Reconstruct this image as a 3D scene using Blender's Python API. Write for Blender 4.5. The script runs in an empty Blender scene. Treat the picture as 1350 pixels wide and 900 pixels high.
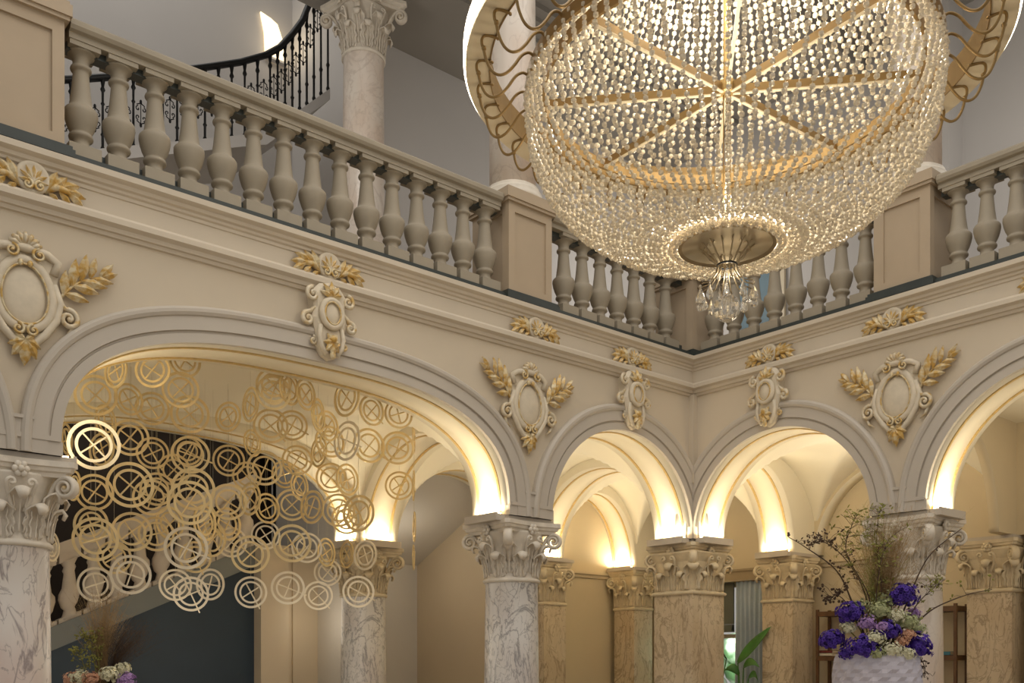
import bpy, bmesh, math, random
from math import sin, cos, pi, radians, sqrt, atan2
from mathutils import Vector, Matrix
random.seed(7)
SC = bpy.context.scene
COL = SC.collection
H = 1.55            # camera height; everything is laid out from eye level and lifted by H at the end
FL = -H
S = 1.53            # springing of the arches
T = 0.58            # wall thickness

# ---------------------------------------------------------------- materials
def srgb(r, g, b):
    def f(c):
        c /= 255.0
        return c / 12.92 if c <= 0.04045 else ((c + 0.055) / 1.055) ** 2.4
    return (f(r), f(g), f(b), 1)

MATS = {}
def new_mat(name):
    m = bpy.data.materials.new(name); m.use_nodes = True
    nt = m.node_tree; b = nt.nodes['Principled BSDF']
    MATS[name] = m
    return m, nt, b

def plain(name, col, rough=0.6, metal=0.0, var=0.06, scale=6.0, bump=0.0, spec=0.5):
    m, nt, b = new_mat(name)
    c = srgb(*col)
    tc = nt.nodes.new('ShaderNodeTexCoord')
    n = nt.nodes.new('ShaderNodeTexNoise'); n.inputs['Scale'].default_value = scale; n.inputs['Detail'].default_value = 4
    nt.links.new(tc.outputs['Object'], n.inputs['Vector'])
    r = nt.nodes.new('ShaderNodeValToRGB')
    r.color_ramp.elements[0].position = 0.3; r.color_ramp.elements[1].position = 0.7
    r.color_ramp.elements[0].color = (c[0]*(1-var), c[1]*(1-var), c[2]*(1-var), 1)
    r.color_ramp.elements[1].color = (min(1, c[0]*(1+var)), min(1, c[1]*(1+var)), min(1, c[2]*(1+var)), 1)
    nt.links.new(n.outputs['Fac'], r.inputs['Fac'])
    nt.links.new(r.outputs['Color'], b.inputs['Base Color'])
    b.inputs['Roughness'].default_value = rough
    b.inputs['Metallic'].default_value = metal
    b.inputs['Specular IOR Level'].default_value = spec
    if bump:
        n2 = nt.nodes.new('ShaderNodeTexNoise'); n2.inputs['Scale'].default_value = scale*12
        nt.links.new(tc.outputs['Object'], n2.inputs['Vector'])
        bp = nt.nodes.new('ShaderNodeBump'); bp.inputs['Strength'].default_value = bump; bp.inputs['Distance'].default_value = 0.01
        nt.links.new(n2.outputs['Fac'], bp.inputs['Height']); nt.links.new(bp.outputs['Normal'], b.inputs['Normal'])
    return m

def marble(name, base, blush, vein, vs=2.2, strength=0.75):
    m, nt, b = new_mat(name)
    tc = nt.nodes.new('ShaderNodeTexCoord')
    mp = nt.nodes.new('ShaderNodeMapping'); mp.inputs['Rotation'].default_value = (0.5, 0.35, 0.2)
    mp.inputs['Scale'].default_value = (1.0, 1.0, 0.55)
    nt.links.new(tc.outputs['Object'], mp.inputs['Vector'])
    n0 = nt.nodes.new('ShaderNodeTexNoise'); n0.inputs['Scale'].default_value = 2.0; n0.inputs['Detail'].default_value = 6
    nt.links.new(mp.outputs['Vector'], n0.inputs['Vector'])
    r0 = nt.nodes.new('ShaderNodeValToRGB')
    r0.color_ramp.elements[0].position = 0.38; r0.color_ramp.elements[1].position = 0.66
    r0.color_ramp.elements[0].color = srgb(*base); r0.color_ramp.elements[1].color = srgb(*blush)
    nt.links.new(n0.outputs['Fac'], r0.inputs['Fac'])
    n1 = nt.nodes.new('ShaderNodeTexNoise'); n1.inputs['Scale'].default_value = vs; n1.inputs['Detail'].default_value = 8
    n1.inputs['Distortion'].default_value = 1.6; n1.inputs['Roughness'].default_value = 0.6
    nt.links.new(mp.outputs['Vector'], n1.inputs['Vector'])
    r1 = nt.nodes.new('ShaderNodeValToRGB')
    e = r1.color_ramp.elements
    e[0].position = 0.468; e[0].color = (0, 0, 0, 1); e[1].position = 0.522; e[1].color = (0, 0, 0, 1)
    x = e.new(0.495); x.color = (1, 1, 1, 1)
    nt.links.new(n1.outputs['Fac'], r1.inputs['Fac'])
    n2 = nt.nodes.new('ShaderNodeTexNoise'); n2.inputs['Scale'].default_value = vs*3.1; n2.inputs['Detail'].default_value = 6
    n2.inputs['Distortion'].default_value = 1.2
    nt.links.new(mp.outputs['Vector'], n2.inputs['Vector'])
    r2 = nt.nodes.new('ShaderNodeValToRGB'); e = r2.color_ramp.elements
    e[0].position = 0.478; e[0].color = (0, 0, 0, 1); e[1].position = 0.522; e[1].color = (0, 0, 0, 1)
    x = e.new(0.5); x.color = (.7, .7, .7, 1)
    nt.links.new(n2.outputs['Fac'], r2.inputs['Fac'])
    mx = nt.nodes.new('ShaderNodeMath'); mx.operation = 'MAXIMUM'
    nt.links.new(r1.outputs['Color'], mx.inputs[0]); nt.links.new(r2.outputs['Color'], mx.inputs[1])
    ms = nt.nodes.new('ShaderNodeMath'); ms.operation = 'MULTIPLY'; ms.inputs[1].default_value = strength
    nt.links.new(mx.outputs[0], ms.inputs[0])
    mix = nt.nodes.new('ShaderNodeMixRGB'); mix.inputs['Color2'].default_value = srgb(*vein)
    nt.links.new(ms.outputs[0], mix.inputs['Fac']); nt.links.new(r0.outputs['Color'], mix.inputs['Color1'])
    nt.links.new(mix.outputs['Color'], b.inputs['Base Color'])
    b.inputs['Roughness'].default_value = 0.28
    return m

def emis(name, col, strength):
    m, nt, b = new_mat(name)
    b.inputs['Base Color'].default_value = srgb(*col)
    b.inputs['Emission Color'].default_value = srgb(*col)
    b.inputs['Emission Strength'].default_value = strength
    return m

def glassy(name, col, trans=0.6, rough=0.08):
    m, nt, b = new_mat(name)
    b.inputs['Base Color'].default_value = srgb(*col)
    b.inputs['Roughness'].default_value = rough
    b.inputs['Transmission Weight'].default_value = trans
    b.inputs['IOR'].default_value = 1.5
    b.inputs['Specular IOR Level'].default_value = 0.8
    return m

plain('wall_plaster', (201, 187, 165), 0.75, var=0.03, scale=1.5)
plain('moulding_plaster', (190, 180, 166), 0.6, var=0.02, scale=2)
plain('cornice_plaster', (200, 187, 167), 0.65, var=0.03, scale=2)
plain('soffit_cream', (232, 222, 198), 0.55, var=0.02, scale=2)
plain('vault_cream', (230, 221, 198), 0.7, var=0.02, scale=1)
plain('niche_ochre', (204, 188, 156), 0.7, var=0.03, scale=1)
plain('gold_paint', (206, 176, 116), 0.45, 0.15, var=0.12, scale=20)
def gilded(name, plaster, gold, lo, hi, scale):
    m, nt, b = new_mat(name)
    tc = nt.nodes.new('ShaderNodeTexCoord'); n = nt.nodes.new('ShaderNodeTexNoise'); n.inputs['Scale'].default_value = scale; n.inputs['Detail'].default_value = 5
    nt.links.new(tc.outputs['Object'], n.inputs['Vector'])
    r = nt.nodes.new('ShaderNodeValToRGB'); e = r.color_ramp.elements
    e[0].position = lo; e[0].color = srgb(*plaster); e[1].position = hi; e[1].color = srgb(*gold)
    nt.links.new(n.outputs['Fac'], r.inputs['Fac']); nt.links.new(r.outputs['Color'], b.inputs['Base Color'])
    b.inputs['Roughness'].default_value = .42; b.inputs['Metallic'].default_value = .15
gilded('gilt', (214, 199, 164), (196, 158, 84), .38, .60, 20)
gilded('pale_gilt', (212, 199, 174), (198, 164, 98), .46, .70, 16)
plain('stucco', (208, 195, 172), 0.6, var=0.07, scale=12)
plain('baluster_stone', (154, 143, 124), 0.65, var=0.05, scale=5)
plain('pedestal_stone', (175, 156, 131), 0.65, var=0.03, scale=3)
plain('dark_plinth', (56, 61, 58), 0.35, var=0.1, scale=8)
plain('upper_wall', (196, 192, 188), 0.8, var=0.02, scale=1)
plain('upper_ceiling', (150, 145, 137), 0.8, var=0.03, scale=1)
plain('floor_stone', (170, 155, 135), 0.3, var=0.08, scale=2)
plain('capital_stone', (216, 206, 190), 0.6, var=0.09, scale=9, bump=0.12)
plain('capital_warm', (210, 194, 163), 0.6, var=0.10, scale=9, bump=0.12)
plain('iron', (34, 34, 34), 0.45, 0.5, var=0.1)
plain('brass', (190, 160, 104), 0.42, 0.6, var=0.06, scale=10)
plain('bronze', (150, 122, 76), 0.42, 0.5, var=0.08, scale=6)
plain('champagne', (226, 212, 182), 0.5, 0.15, var=0.03, scale=4)
plain('ring_gold', (230, 206, 152), 0.38, 0.35, var=0.08, scale=6)
plain('ring_pale', (236, 224, 198), 0.35, 0.15, var=0.05, scale=6)
plain('wire_steel', (200, 190, 165), 0.35, 0.7, var=0.02)
plain('teal_wall', (40, 56, 70), 0.5, var=0.1, scale=1.5)
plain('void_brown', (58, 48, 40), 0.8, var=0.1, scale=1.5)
plain('corridor_grey', (206, 200, 190), 0.7, var=0.02, scale=1)
plain('stair_stone', (206, 194, 178), 0.65, var=0.05, scale=4)
plain('string_grey', (122, 126, 124), 0.5, var=0.05, scale=3)
plain('pier_plaster', (206, 190, 164), 0.7, var=0.02, scale=1.5)
plain('wood_brown', (96, 66, 40), 0.45, var=0.2, scale=9)
plain('curtain_blue', (170, 182, 192), 0.85, var=0.06, scale=5)
plain('blind_green', (92, 94, 84), 0.8, var=0.05, scale=5)
plain('valance_brown', (150, 132, 102), 0.7, var=0.04, scale=5)
plain('frame_cream', (196, 182, 154), 0.5, var=0.03)
plain('leaf_green', (58, 110, 40), 0.4, var=0.25, scale=5)
plain('leaf_dark', (36, 58, 30), 0.4, var=0.25, scale=5)
plain('stem_olive', (120, 116, 56), 0.6, var=0.2, scale=6)
plain('twig_brown', (74, 54, 38), 0.7, var=0.2, scale=6)
plain('plume_tan', (166, 138, 96), 0.8, var=0.25, scale=9)
plain('seed_green', (140, 138, 66), 0.7, var=0.25, scale=9)
plain('petal_purple', (72, 38, 150), 0.55, var=0.35, scale=18)
plain('petal_cream', (226, 222, 190), 0.6, var=0.12, scale=18)
plain('petal_mauve', (176, 140, 196), 0.6, var=0.2, scale=18)
plain('petal_peach', (208, 158, 128), 0.6, var=0.2, scale=18)
plain('petal_green', (184, 188, 140), 0.6, var=0.2, scale=18)
plain('vase_lilac', (206, 200, 210), 0.5, var=0.08, scale=10)
plain('vase_dark', (58, 60, 66), 0.4, var=0.08, scale=10)
plain('book_teal', (70, 130, 150), 0.6)
plain('book_cream', (222, 210, 184), 0.6)
plain('book_red', (120, 50, 44), 0.6)
plain('door_teal', (96, 118, 128), 0.6, var=0.05)
marble('marble_pink', (226, 219, 211), (212, 192, 182), (108, 94, 98), 1.9, 0.7)
marble('marble_grey', (224, 220, 214), (204, 196, 190), (104, 100, 102), 2.6, 0.72)
marble('marble_warm', (206, 190, 162), (186, 166, 136), (112, 88, 62), 2.2, 0.6)
marble('marble_pale', (216, 206, 194), (204, 184, 166), (168, 150, 136), 1.5, 0.4)
glassy('crystal', (252, 241, 218), 0.36, 0.10)
plain('dish_metal', (176, 158, 126), .36, .6, var=.05)
glassy('crystal_clear', (255, 252, 244), 0.86, 0.02)
emis('led_warm', (255, 226, 170), 14)
emis('led_white', (255, 240, 214), 9)
emis('bulb_warm', (255, 220, 150), 30)
emis('daylight_garden', (205, 225, 190), 2.2)
emis('soffit_glow', (255, 232, 190), 1.6)  # emission stands in for light falling on an arch soffit
M = MATS

# ---------------------------------------------------------------- mesh builder
class G:
    def __init__(s):
        s.v = []; s.f = []; s.mi = []; s.cur = 0; s.sm = []; s.smooth = False
    def add(s, vs, fs):
        o = len(s.v); s.v += [tuple(p) for p in vs]
        for f in fs:
            s.f.append(tuple(i + o for i in f)); s.mi.append(s.cur); s.sm.append(s.smooth)
        return s
    def box(s, x0, x1, y0, y1, z0, z1):
        vs = [(x, y, z) for z in (z0, z1) for y in (y0, y1) for x in (x0, x1)]
        return s.add(vs, [(0, 2, 3, 1), (4, 5, 7, 6), (0, 1, 5, 4), (2, 6, 7, 3), (0, 4, 6, 2), (1, 3, 7, 5)])
    def lathe(s, prof, n=24, c=(0, 0, 0), a0=0.0, square=0.0, cap=True):
        # prof: (r, z). square>0 bends the circle towards a square of the same half width
        vs = []; fs = []
        for r, z in prof:
            for i in range(n):
                a = a0 + 2*pi*i/n
                q = 1.0
                if square:
                    e = 2 + square
                    q = 1.0 / (abs(cos(a))**e + abs(sin(a))**e)**(1/e)
                vs.append((c[0] + r*q*cos(a), c[1] + r*q*sin(a), c[2] + z))
        for j in range(len(prof) - 1):
            for i in range(n):
                k = (i + 1) % n
                fs.append((j*n + i, j*n + k, (j+1)*n + k, (j+1)*n + i))
        if cap:
            fs.append(tuple(range(n))[::-1]); fs.append(tuple((len(prof)-1)*n + i for i in range(n)))
        return s.add(vs, fs)
    def tube(s, pts, rad, n=6, rb=None, up=None, closed=False):
        # sweep an (elliptic) section along a path
        P = [Vector(p) for p in pts]; m = len(P)
        R = rad if isinstance(rad, (list, tuple)) else [rad]*m
        RB = R if rb is None else (rb if isinstance(rb, (list, tuple)) else [rb]*m)
        vs = []; fs = []
        u = Vector(up) if up else None
        for i in range(m):
            if closed: t = P[(i+1) % m] - P[i-1]
            else: t = P[min(i+1, m-1)] - P[max(i-1, 0)]
            if t.length < 1e-9: t = Vector((0, 0, 1))
            t.normalize()
            if u is None:
                u = Vector((0, 0, 1)) if abs(t.z) < 0.9 else Vector((1, 0, 0))
            b = t.cross(u)
            if b.length < 1e-6:
                b = t.cross(Vector((1, 0.3, 0.2)))
            b.normalize(); nrm = b.cross(t).normalized()
            if up is None: u = nrm
            for k in range(n):
                a = 2*pi*k/n
                vs.append(P[i] + nrm*(R[i]*cos(a)) + b*(RB[i]*sin(a)))
        for i in range(m - (0 if closed else 1)):
            j = (i+1) % m
            for k in range(n):
                l = (k+1) % n
                fs.append((i*n+k, i*n+l, j*n+l, j*n+k))
        if not closed:
            fs.append(tuple(range(n))[::-1]); fs.append(tuple((m-1)*n + k for k in range(n)))
        return s.add(vs, fs)
    def ball(s, c, r, nu=8, nv=5, sx=1, sy=1, sz=1):
        vs = [(c[0], c[1], c[2]-r*sz)]; fs = []
        for j in range(1, nv):
            ph = -pi/2 + pi*j/nv
            for i in range(nu):
                a = 2*pi*i/nu
                vs.append((c[0]+r*sx*cos(ph)*cos(a), c[1]+r*sy*cos(ph)*sin(a), c[2]+r*sz*sin(ph)))
        vs.append((c[0], c[1], c[2]+r*sz)); t = len(vs)-1
        for i in range(nu):
            k = (i+1) % nu
            fs.append((0, 1+k, 1+i))
            for j in range(nv-2):
                fs.append((1+j*nu+i, 1+j*nu+k, 1+(j+1)*nu+k, 1+(j+1)*nu+i))
            fs.append((1+(nv-2)*nu+i, 1+(nv-2)*nu+k, t))
        return s.add(vs, fs)
    def leaf(s, base, tip, width, nrm, thick=0.012, bend=0.0, fat=0.45):
        # a pointed leaf with a raised rib
        b = Vector(base); t = Vector(tip); d = t - b; N = Vector(nrm).normalized()
        w = d.cross(N).normalized()
        vs = []; fs = []; ks = [0, .18, fat, .72, .9, 1]
        ws = [.14, .62, 1, .72, .3, .02]
        for k, q in zip(ks, ws):
            p = b + d*k + N*(bend*sin(pi*k))
            vs += [p - w*(width*q*.5), p + N*(thick*(.4+.6*q)), p + w*(width*q*.5), p - N*(thick*.4)]
        for i in range(len(ks)-1):
            o = i*4
            for k in range(4):
                l = (k+1) % 4
                fs.append((o+k, o+l, o+4+l, o+4+k))
        fs.append((3, 2, 1, 0)); o = (len(ks)-1)*4; fs.append((o, o+1, o+2, o+3))
        return s.add(vs, fs)
    def ribbon(s, path, widths, thick, side, nseg=4, crown=0.0):
        # a strip of varying width along a path; side = width direction; crown = cross curvature
        P = [Vector(p) for p in path]; m = len(P); sd = Vector(side).normalized(); vs = []; fs = []; W = nseg+1
        for lay in (0, 1):
            for i in range(m):
                t = (P[min(i+1, m-1)] - P[max(i-1, 0)]).normalized(); nr = sd.cross(t).normalized()
                for k in range(W):
                    x = -1 + 2*k/nseg
                    vs.append(P[i] + sd*(x*widths[i]/2) + nr*(crown*(1-x*x)*widths[i] - (thick if lay else 0)))
        o = m*W
        for i in range(m-1):
            for k in range(nseg):
                a = i*W+k
                fs.append((a, a+1, a+W+1, a+W)); fs.append((o+a, o+a+W, o+a+W+1, o+a+1))
            fs.append((i*W, (i+1)*W, o+(i+1)*W, o+i*W))
            fs.append((i*W+nseg, o+i*W+nseg, o+(i+1)*W+nseg, (i+1)*W+nseg))
        fs.append(tuple([k for k in range(W)][::-1] + [o+k for k in range(W)]))
        fs.append(tuple([(m-1)*W+k for k in range(W)] + [o+(m-1)*W+k for k in range(W)][::-1]))
        return s.add(vs, fs)
    def mesh(s, name, mats):
        me = bpy.data.meshes.new(name)
        me.from_pydata(s.v, [], s.f)
        for m in (mats if isinstance(mats, (list, tuple)) else [mats]): me.materials.append(m)
        me.polygons.foreach_set('material_index', s.mi)
        me.polygons.foreach_set('use_smooth', s.sm)
        bm = bmesh.new(); bm.from_mesh(me)
        bmesh.ops.recalc_face_normals(bm, faces=bm.faces[:]); bm.to_mesh(me); bm.free()
        me.update()
        return me

def link(name, me, parent=None, loc=(0, 0, 0), rot=(0, 0, 0)):
    o = bpy.data.objects.new(name, me); COL.objects.link(o)
    o.location = loc; o.rotation_euler = rot
    if parent: o.parent = parent
    return o
def tag(o, label, cat, group=None, kind=None):
    o['label'] = label; o['category'] = cat
    if group: o['group'] = group
    if kind: o['kind'] = kind
    return o
def thing(name, label, cat, loc=(0, 0, 0), rz=0.0, group=None, kind=None):
    o = bpy.data.objects.new(name, None); COL.objects.link(o); o.empty_display_size = .1
    o.location = loc; o.rotation_euler = (0, 0, rz)
    return tag(o, label, cat, group, kind)
def struct(name, g, mats):
    o = link(name, g.mesh(name, mats)); o['kind'] = 'structure'; return o
def copy_tree(o, parent=None):
    c = o.copy(); COL.objects.link(c)
    if parent: c.parent = parent
    for ch in list(o.children): copy_tree(ch, c)
    return c
NTRIM = [0]
def trim(g, mats):
    NTRIM[0] += 1
    return struct('trim_%d' % NTRIM[0], g, mats)

# ---------------------------------------------------------------- arches and walls
class Arch:
    def __init__(s, c, hw, rise, n=2.0): s.c, s.hw, s.rise, s.n = c, hw, rise, n
    def z(s, u):
        q = min(1.0, abs(u - s.c)/s.hw)
        return S + s.rise*(1 - q**s.n)**(1/s.n)
    def path(s, m=48, grow=0.0):
        # points and outward normals along the arch, left springing to right springing
        pts = []
        for i in range(m+1):
            a = pi - pi*i/m
            ca, sa = cos(a), sin(a)
            e = 2.0/s.n
            u = s.hw*(abs(ca)**e)*(1 if ca >= 0 else -1); z = s.rise*(abs(sa)**e)
            nu = (abs(u/s.hw)**(s.n-1))*(1 if u >= 0 else -1)/s.hw; nz = (abs(z/s.rise)**(s.n-1))/s.rise
            l = sqrt(nu*nu+nz*nz)
            pts.append((s.c+u, S+z, nu/l, nz/l))
        return pts

def mp(axis, u, v, z):
    return (u, v, z) if axis == 'L' else (v, u, z)

def arched_wall(name, axis, u0, u1, v0, v1, arches, ztop, mats):
    # mats: [face, soffit]
    prof = [(u0, S, False)]
    for A in arches:
        for i, p in enumerate(A.path(56)): prof.append((p[0], p[1], i > 0))
    prof.append((u1, S, False))
    g = G(); n = len(prof)
    vs = []
    for u, z, _ in prof:
        vs += [mp(axis, u, v0, z), mp(axis, u, v1, z), mp(axis, u, v0, ztop), mp(axis, u, v1, ztop)]
    o = len(g.v); g.v += vs
    for i in range(n-1):
        a, b = i*4, i*4+4
        for f, mi in (((a, b, b+2, a+2), 0), ((a+1, a+3, b+3, b+1), 0), ((a, a+1, b+1, b), 1 if prof[i+1][2] else 0), ((a+2, b+2, b+3, a+3), 0)):
            g.f.append(f); g.mi.append(mi); g.sm.append(mi == 1)
    for a in (0, (n-1)*4):
        g.f.append((a, a+2, a+3, a+1)); g.mi.append(0); g.sm.append(False)
    return struct(name, g, mats)

def arch_sweep(axis, A, prof, vface, vdir, m=56):
    # prof: closed section of (radial offset outward, protrusion)
    g = G(); pts = A.path(m); k = len(prof); vs = []; fs = []
    for u, z, nu, nz in pts:
        for r, p in prof: vs.append(mp(axis, u+nu*r, vface+vdir*p, z+nz*r))
    for i in range(len(pts)-1):
        for j in range(k):
            l = (j+1) % k
            fs.append((i*k+j, i*k+l, (i+1)*k+l, (i+1)*k+j))
    fs.append(tuple(range(k))); fs.append(tuple((len(pts)-1)*k+j for j in range(k)))
    return g.add(vs, fs)

ARCHIVOLT = [(0, 0), (0, .04), (.075, .04), (.08, .028), (.092, .028), (.097, .052), (.205, .052), (.212, .066), (.235, .078), (.26, .078), (.278, .06), (.285, .045), (.285, 0)]
GOLDLINE = [(-.012, 0), (-.012, .028), (.004, .028), (.004, 0)]

def moulding_run(axis, u0, u1, prof, mat, mitre0=0, mitre1=0):
    # straight moulding: prof (protrusion, z); wall face v=0, room towards -v; mitre shifts the end with protrusion
    g = G(); k = len(prof); vs = []
    for u, mt in ((u0, mitre0), (u1, mitre1)):
        for p, z in prof: vs.append(mp(axis, u + mt*p, -p, z))
    fs = [(j, (j+1) % k, k+(j+1) % k, k+j) for j in range(k)]
    fs += [tuple(range(k)), tuple(k+j for j in range(k))]
    g.add(vs, fs)
    return trim(g, mat)

def vault(x0, x1, y0, y1, nx, ny, rx, ry, grow=0.1, N=44):
    # groin vault: the higher of two crossing barrels
    g = G(); g.smooth = True
    cx, cy, hx, hy = (x0+x1)/2, (y0+y1)/2, (x1-x0)/2, (y1-y0)/2
    vs = []
    for j in range(N+1):
        for i in range(N+1):
            x = x0+(x1-x0)*(0.5-0.5*cos(pi*i/N)); y = y0+(y1-y0)*(0.5-0.5*cos(pi*j/N))
            vs.append((x, y, vault_z(x, y, x0, x1, y0, y1, nx, ny, rx, ry, grow)))
    fs = [(j*(N+1)+i, j*(N+1)+i+1, (j+1)*(N+1)+i+1, (j+1)*(N+1)+i) for j in range(N) for i in range(N)]
    g.add(vs, fs)
    return g
def vault_z(x, y, x0, x1, y0, y1, nx, ny, rx, ry, grow):
    cx, cy, hx, hy = (x0+x1)/2, (y0+y1)/2, (x1-x0)/2, (y1-y0)/2
    qx = min(1, abs(x-cx)/(hx+.04)); qy = min(1, abs(y-cy)/(hy+.04))
    a = (rx+grow)*(1-qx**nx)**(1/nx); b = (ry+grow)*(1-qy**ny)**(1/ny)
    return S + max(a, b)

# the setting -----------------------------------------------------------------
g = G(); g.box(-13, 6, -12, 9, FL-.1, FL); struct('floor', g, M['floor_stone'])

A_BIG = Arch(-5.13, 2.17, 1.13, 2.75)
A_SL = Arch(-1.2, 1.17, 1.13)
A_FARL = Arch(-9.05, 1.17, 1.13)
A_SR = Arch(-1.2, 1.17, 1.13)
A_BR = Arch(-4.25, 1.30, 1.24, 2.05)
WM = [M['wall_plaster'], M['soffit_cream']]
ZT = 3.72
arched_wall('wall_left', 'L', -11, 0.02, 0, T, [A_FARL, A_BIG, A_SL], ZT, WM)
arched_wall('wall_right', 'R', -6.6, 0.0, 0, T, [A_BR, A_SR], ZT, WM)
for ax, A in (('L', A_BIG), ('L', A_SL), ('L', A_FARL), ('R', A_SR), ('R', A_BR)):
    trim(arch_sweep(ax, A, ARCHIVOLT, 0, -1), M['moulding_plaster'])
for ax, A, v0 in (('L', A_BIG, 0), ('L', A_SL, 0), ('R', A_SR, 0), ('R', A_BR, 0)):
    for v in (.10, .45):
        trim(arch_sweep(ax, A, GOLDLINE, v0+v, 1), M['gold_paint'])
# little blocks at the foot of the archivolts, over the piers
for ax, u0, u1 in (('L', -2.97, -2.36), ('R', -2.97, -2.36), ('L', -7.89, -7.29)):
    g = G(); w = mp
    def pbox(ua, ub, p, za, zb):
        if ax == 'L': g.box(ua, ub, -p, .01, za, zb)
        else: g.box(-p, .01, ua, ub, za, zb)
    pbox(u0, u1, .046, S, S+.10); pbox(u0+.02, u1-.02, .058, S+.10, S+.135); pbox(u0+.22, u1-.22, .05, S+.13, S+.24)
    pbox(u0+.20, u1-.20, .066, S+.235, S+.26)
    trim(g, M['moulding_plaster'])
# entablature
CORN = [(0, 3.72), (.11, 3.72), (.11, 3.675), (.095, 3.665), (.075, 3.655), (.065, 3.63), (.045, 3.62), (.04, 3.60), (.024, 3.59), (.022, 3.565), (.012, 3.56), (.012, 3.415), (.03, 3.41), (.075, 3.40), (.095, 3.375), (.095, 3.335), (.06, 3.315), (.05, 3.285), (.03, 3.28), (.022, 3.255), (0, 3.25)]
moulding_run('L', -11, 0, CORN, M['cornice_plaster'], 0, -1)
moulding_run('R', -6.6, 0, CORN, M['cornice_plaster'], 0, -1)
# narrow corner post under the entablature
g = G(); g.box(-.075, .01, -.075, .01, 2.2, 3.27); trim(g, M['wall_plaster'])

# ribs across the aisles, outer arcades
A_TR = Arch(1.74, 1.16, 1.13)
A_XR = Arch(1.38, .80, 1.13)
A_N2 = Arch(-1.2, 1.17, 1.13)
A_NC = Arch(1.38, .80, 1.10)
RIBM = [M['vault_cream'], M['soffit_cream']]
arched_wall('wall_rib_corner', 'R', .50, 2.98, 0.0, T, [A_TR], 3.3, RIBM)
arched_wall('wall_rib_middle', 'R', .50, 2.98, -2.95, -2.37, [A_TR], 3.3, RIBM)
arched_wall('wall_rib_far', 'R', .50, 2.98, -7.88, -7.30, [A_TR], 3.3, RIBM)
arched_wall('wall_rib_east', 'L', .50, 2.9, 0.0, T, [A_XR], 3.3, RIBM)
arched_wall('wall_rib_south', 'L', .50, 2.9, -2.72, -2.60, [A_XR], 3.3, [M['niche_ochre'], M['niche_ochre']])
arched_wall('wall_north', 'L', -8.6, 2.9, 2.9, 3.48, [A_BIG, A_N2, A_NC], 3.7, RIBM)
A_E0 = Arch(1.74, 1.16, 1.16); A_E1 = Arch(-1.185, 1.185, 1.16); A_E2 = Arch(-4.25, 1.3, 1.24)
arched_wall('wall_east', 'R', -6.6, 3.4, 2.66, 2.92, [A_E1, A_E0], 3.7, [M['niche_ochre'], M['vault_cream']])
g = G(); g.box(.55, 2.95, -6.6, -2.72, 2.86, 3.0); struct('ceiling_flat', g, M['vault_cream'])
g = G(); g.box(2.66, 2.92, -6.6, -2.86, FL, S+.01); struct('wall_east_lower', g, M['niche_ochre'])
for ax, A, v0 in (('R', A_TR, 0.0), ('R', A_TR, -2.95), ('L', A_XR, 0.0), ('L', A_BIG, 2.9), ('L', A_N2, 2.9), ('L', A_NC, 2.9)):
    for v in (.10, .45):
        trim(arch_sweep(ax, A, GOLDLINE, v0+v, 1), M['gold_paint'])
# vaults
V_BIG = (-7.30, -2.95, .58, 2.9, 2.75, 2.0, 1.13, 1.13, .12)
for i, a in enumerate([(-2.37, 0.0, .58, 2.9, 2, 2, 1.13, 1.13, .12), (.58, 2.18, .58, 2.9, 2, 2, 1.13, 1.13, .12),
                       (.58, 2.70, -2.60, 0.0, 2, 2, 1.13, 1.13, .12), V_BIG,                        (-10.2, -7.88, .58, 2.9, 2, 2, 1.13, 1.13, .12)]):
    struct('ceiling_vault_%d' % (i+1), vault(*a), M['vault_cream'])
# outer walls behind the aisles
g = G(); g.box(.3, 3.4, 3.42, 3.6, FL, 3.7); struct('wall_back_niche', g, M['niche_ochre'])
g = G()
WX0, WX1 = 2.90, 3.10
wy0, wy1, wz1 = .92, 2.80, 1.25
g.box(WX0, WX1, -6.6, wy0, FL, 3.7); g.box(WX0, WX1, wy1, 3.5, FL, 3.7); g.box(WX0, WX1, wy0, wy1, wz1, 3.7); g.box(WX0, WX1, wy0, wy1, FL, FL+.25)
struct('wall_east_back', g, M['niche_ochre'])
# picture rail / impost moulding on the outer walls
g = G()
IMP = [(0, 1.46), (.07, 1.46), (.07, 1.425), (.04, 1.41), (.035, 1.37), (0, 1.36)]
def imprun(pa, pb, out):
    vs = []
    for p in (pa, pb):
        for o, z in IMP: vs.append((p[0]+out[0]*o, p[1]+out[1]*o, z))
    k = len(IMP); g.add(vs, [(j, (j+1) % k, k+(j+1) % k, k+j) for j in range(k)] + [tuple(range(k)), tuple(k+j for j in range(k))])
imprun((.58, 3.42), (2.35, 3.42), (0, -1))
imprun((2.66, -6.5), (2.66, -2.9), (-1, 0)); imprun((WX0, -2.4), (WX0, 0.0), (-1, 0))
trim(g, M['niche_ochre'])
# corridor under the rising stair, behind the small bay
g = G(); g.box(-2.6, 0.9, 5.8, 5.95, FL, 3.7); struct('wall_corridor_end', g, M['corridor_grey'])
g = G(); g.box(-.03, .12, 3.48, 5.8, FL, 3.7); struct('wall_corridor_side', g, M['pier_plaster'])
g = G(); g.add([(-2.5, 5.8, 1.64), (-.03, 5.8, 1.64), (-.03, 3.49, 2.69), (-2.5, 3.49, 2.69), (-2.5, 5.8, 1.75), (-.03, 5.8, 1.75), (-.03, 3.49, 2.8), (-2.5, 3.49, 2.8)],
               [(0, 1, 2, 3), (7, 6, 5, 4), (0, 4, 5, 1), (1, 5, 6, 2), (2, 6, 7, 3), (3, 7, 4, 0)])
struct('ceiling_corridor', g, M['corridor_grey'])
g = G(); g.box(-2.60, -2.48, 3.64, 5.9, FL, 3.7); struct('wall_corridor_west', g, M['corridor_grey'])

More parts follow.
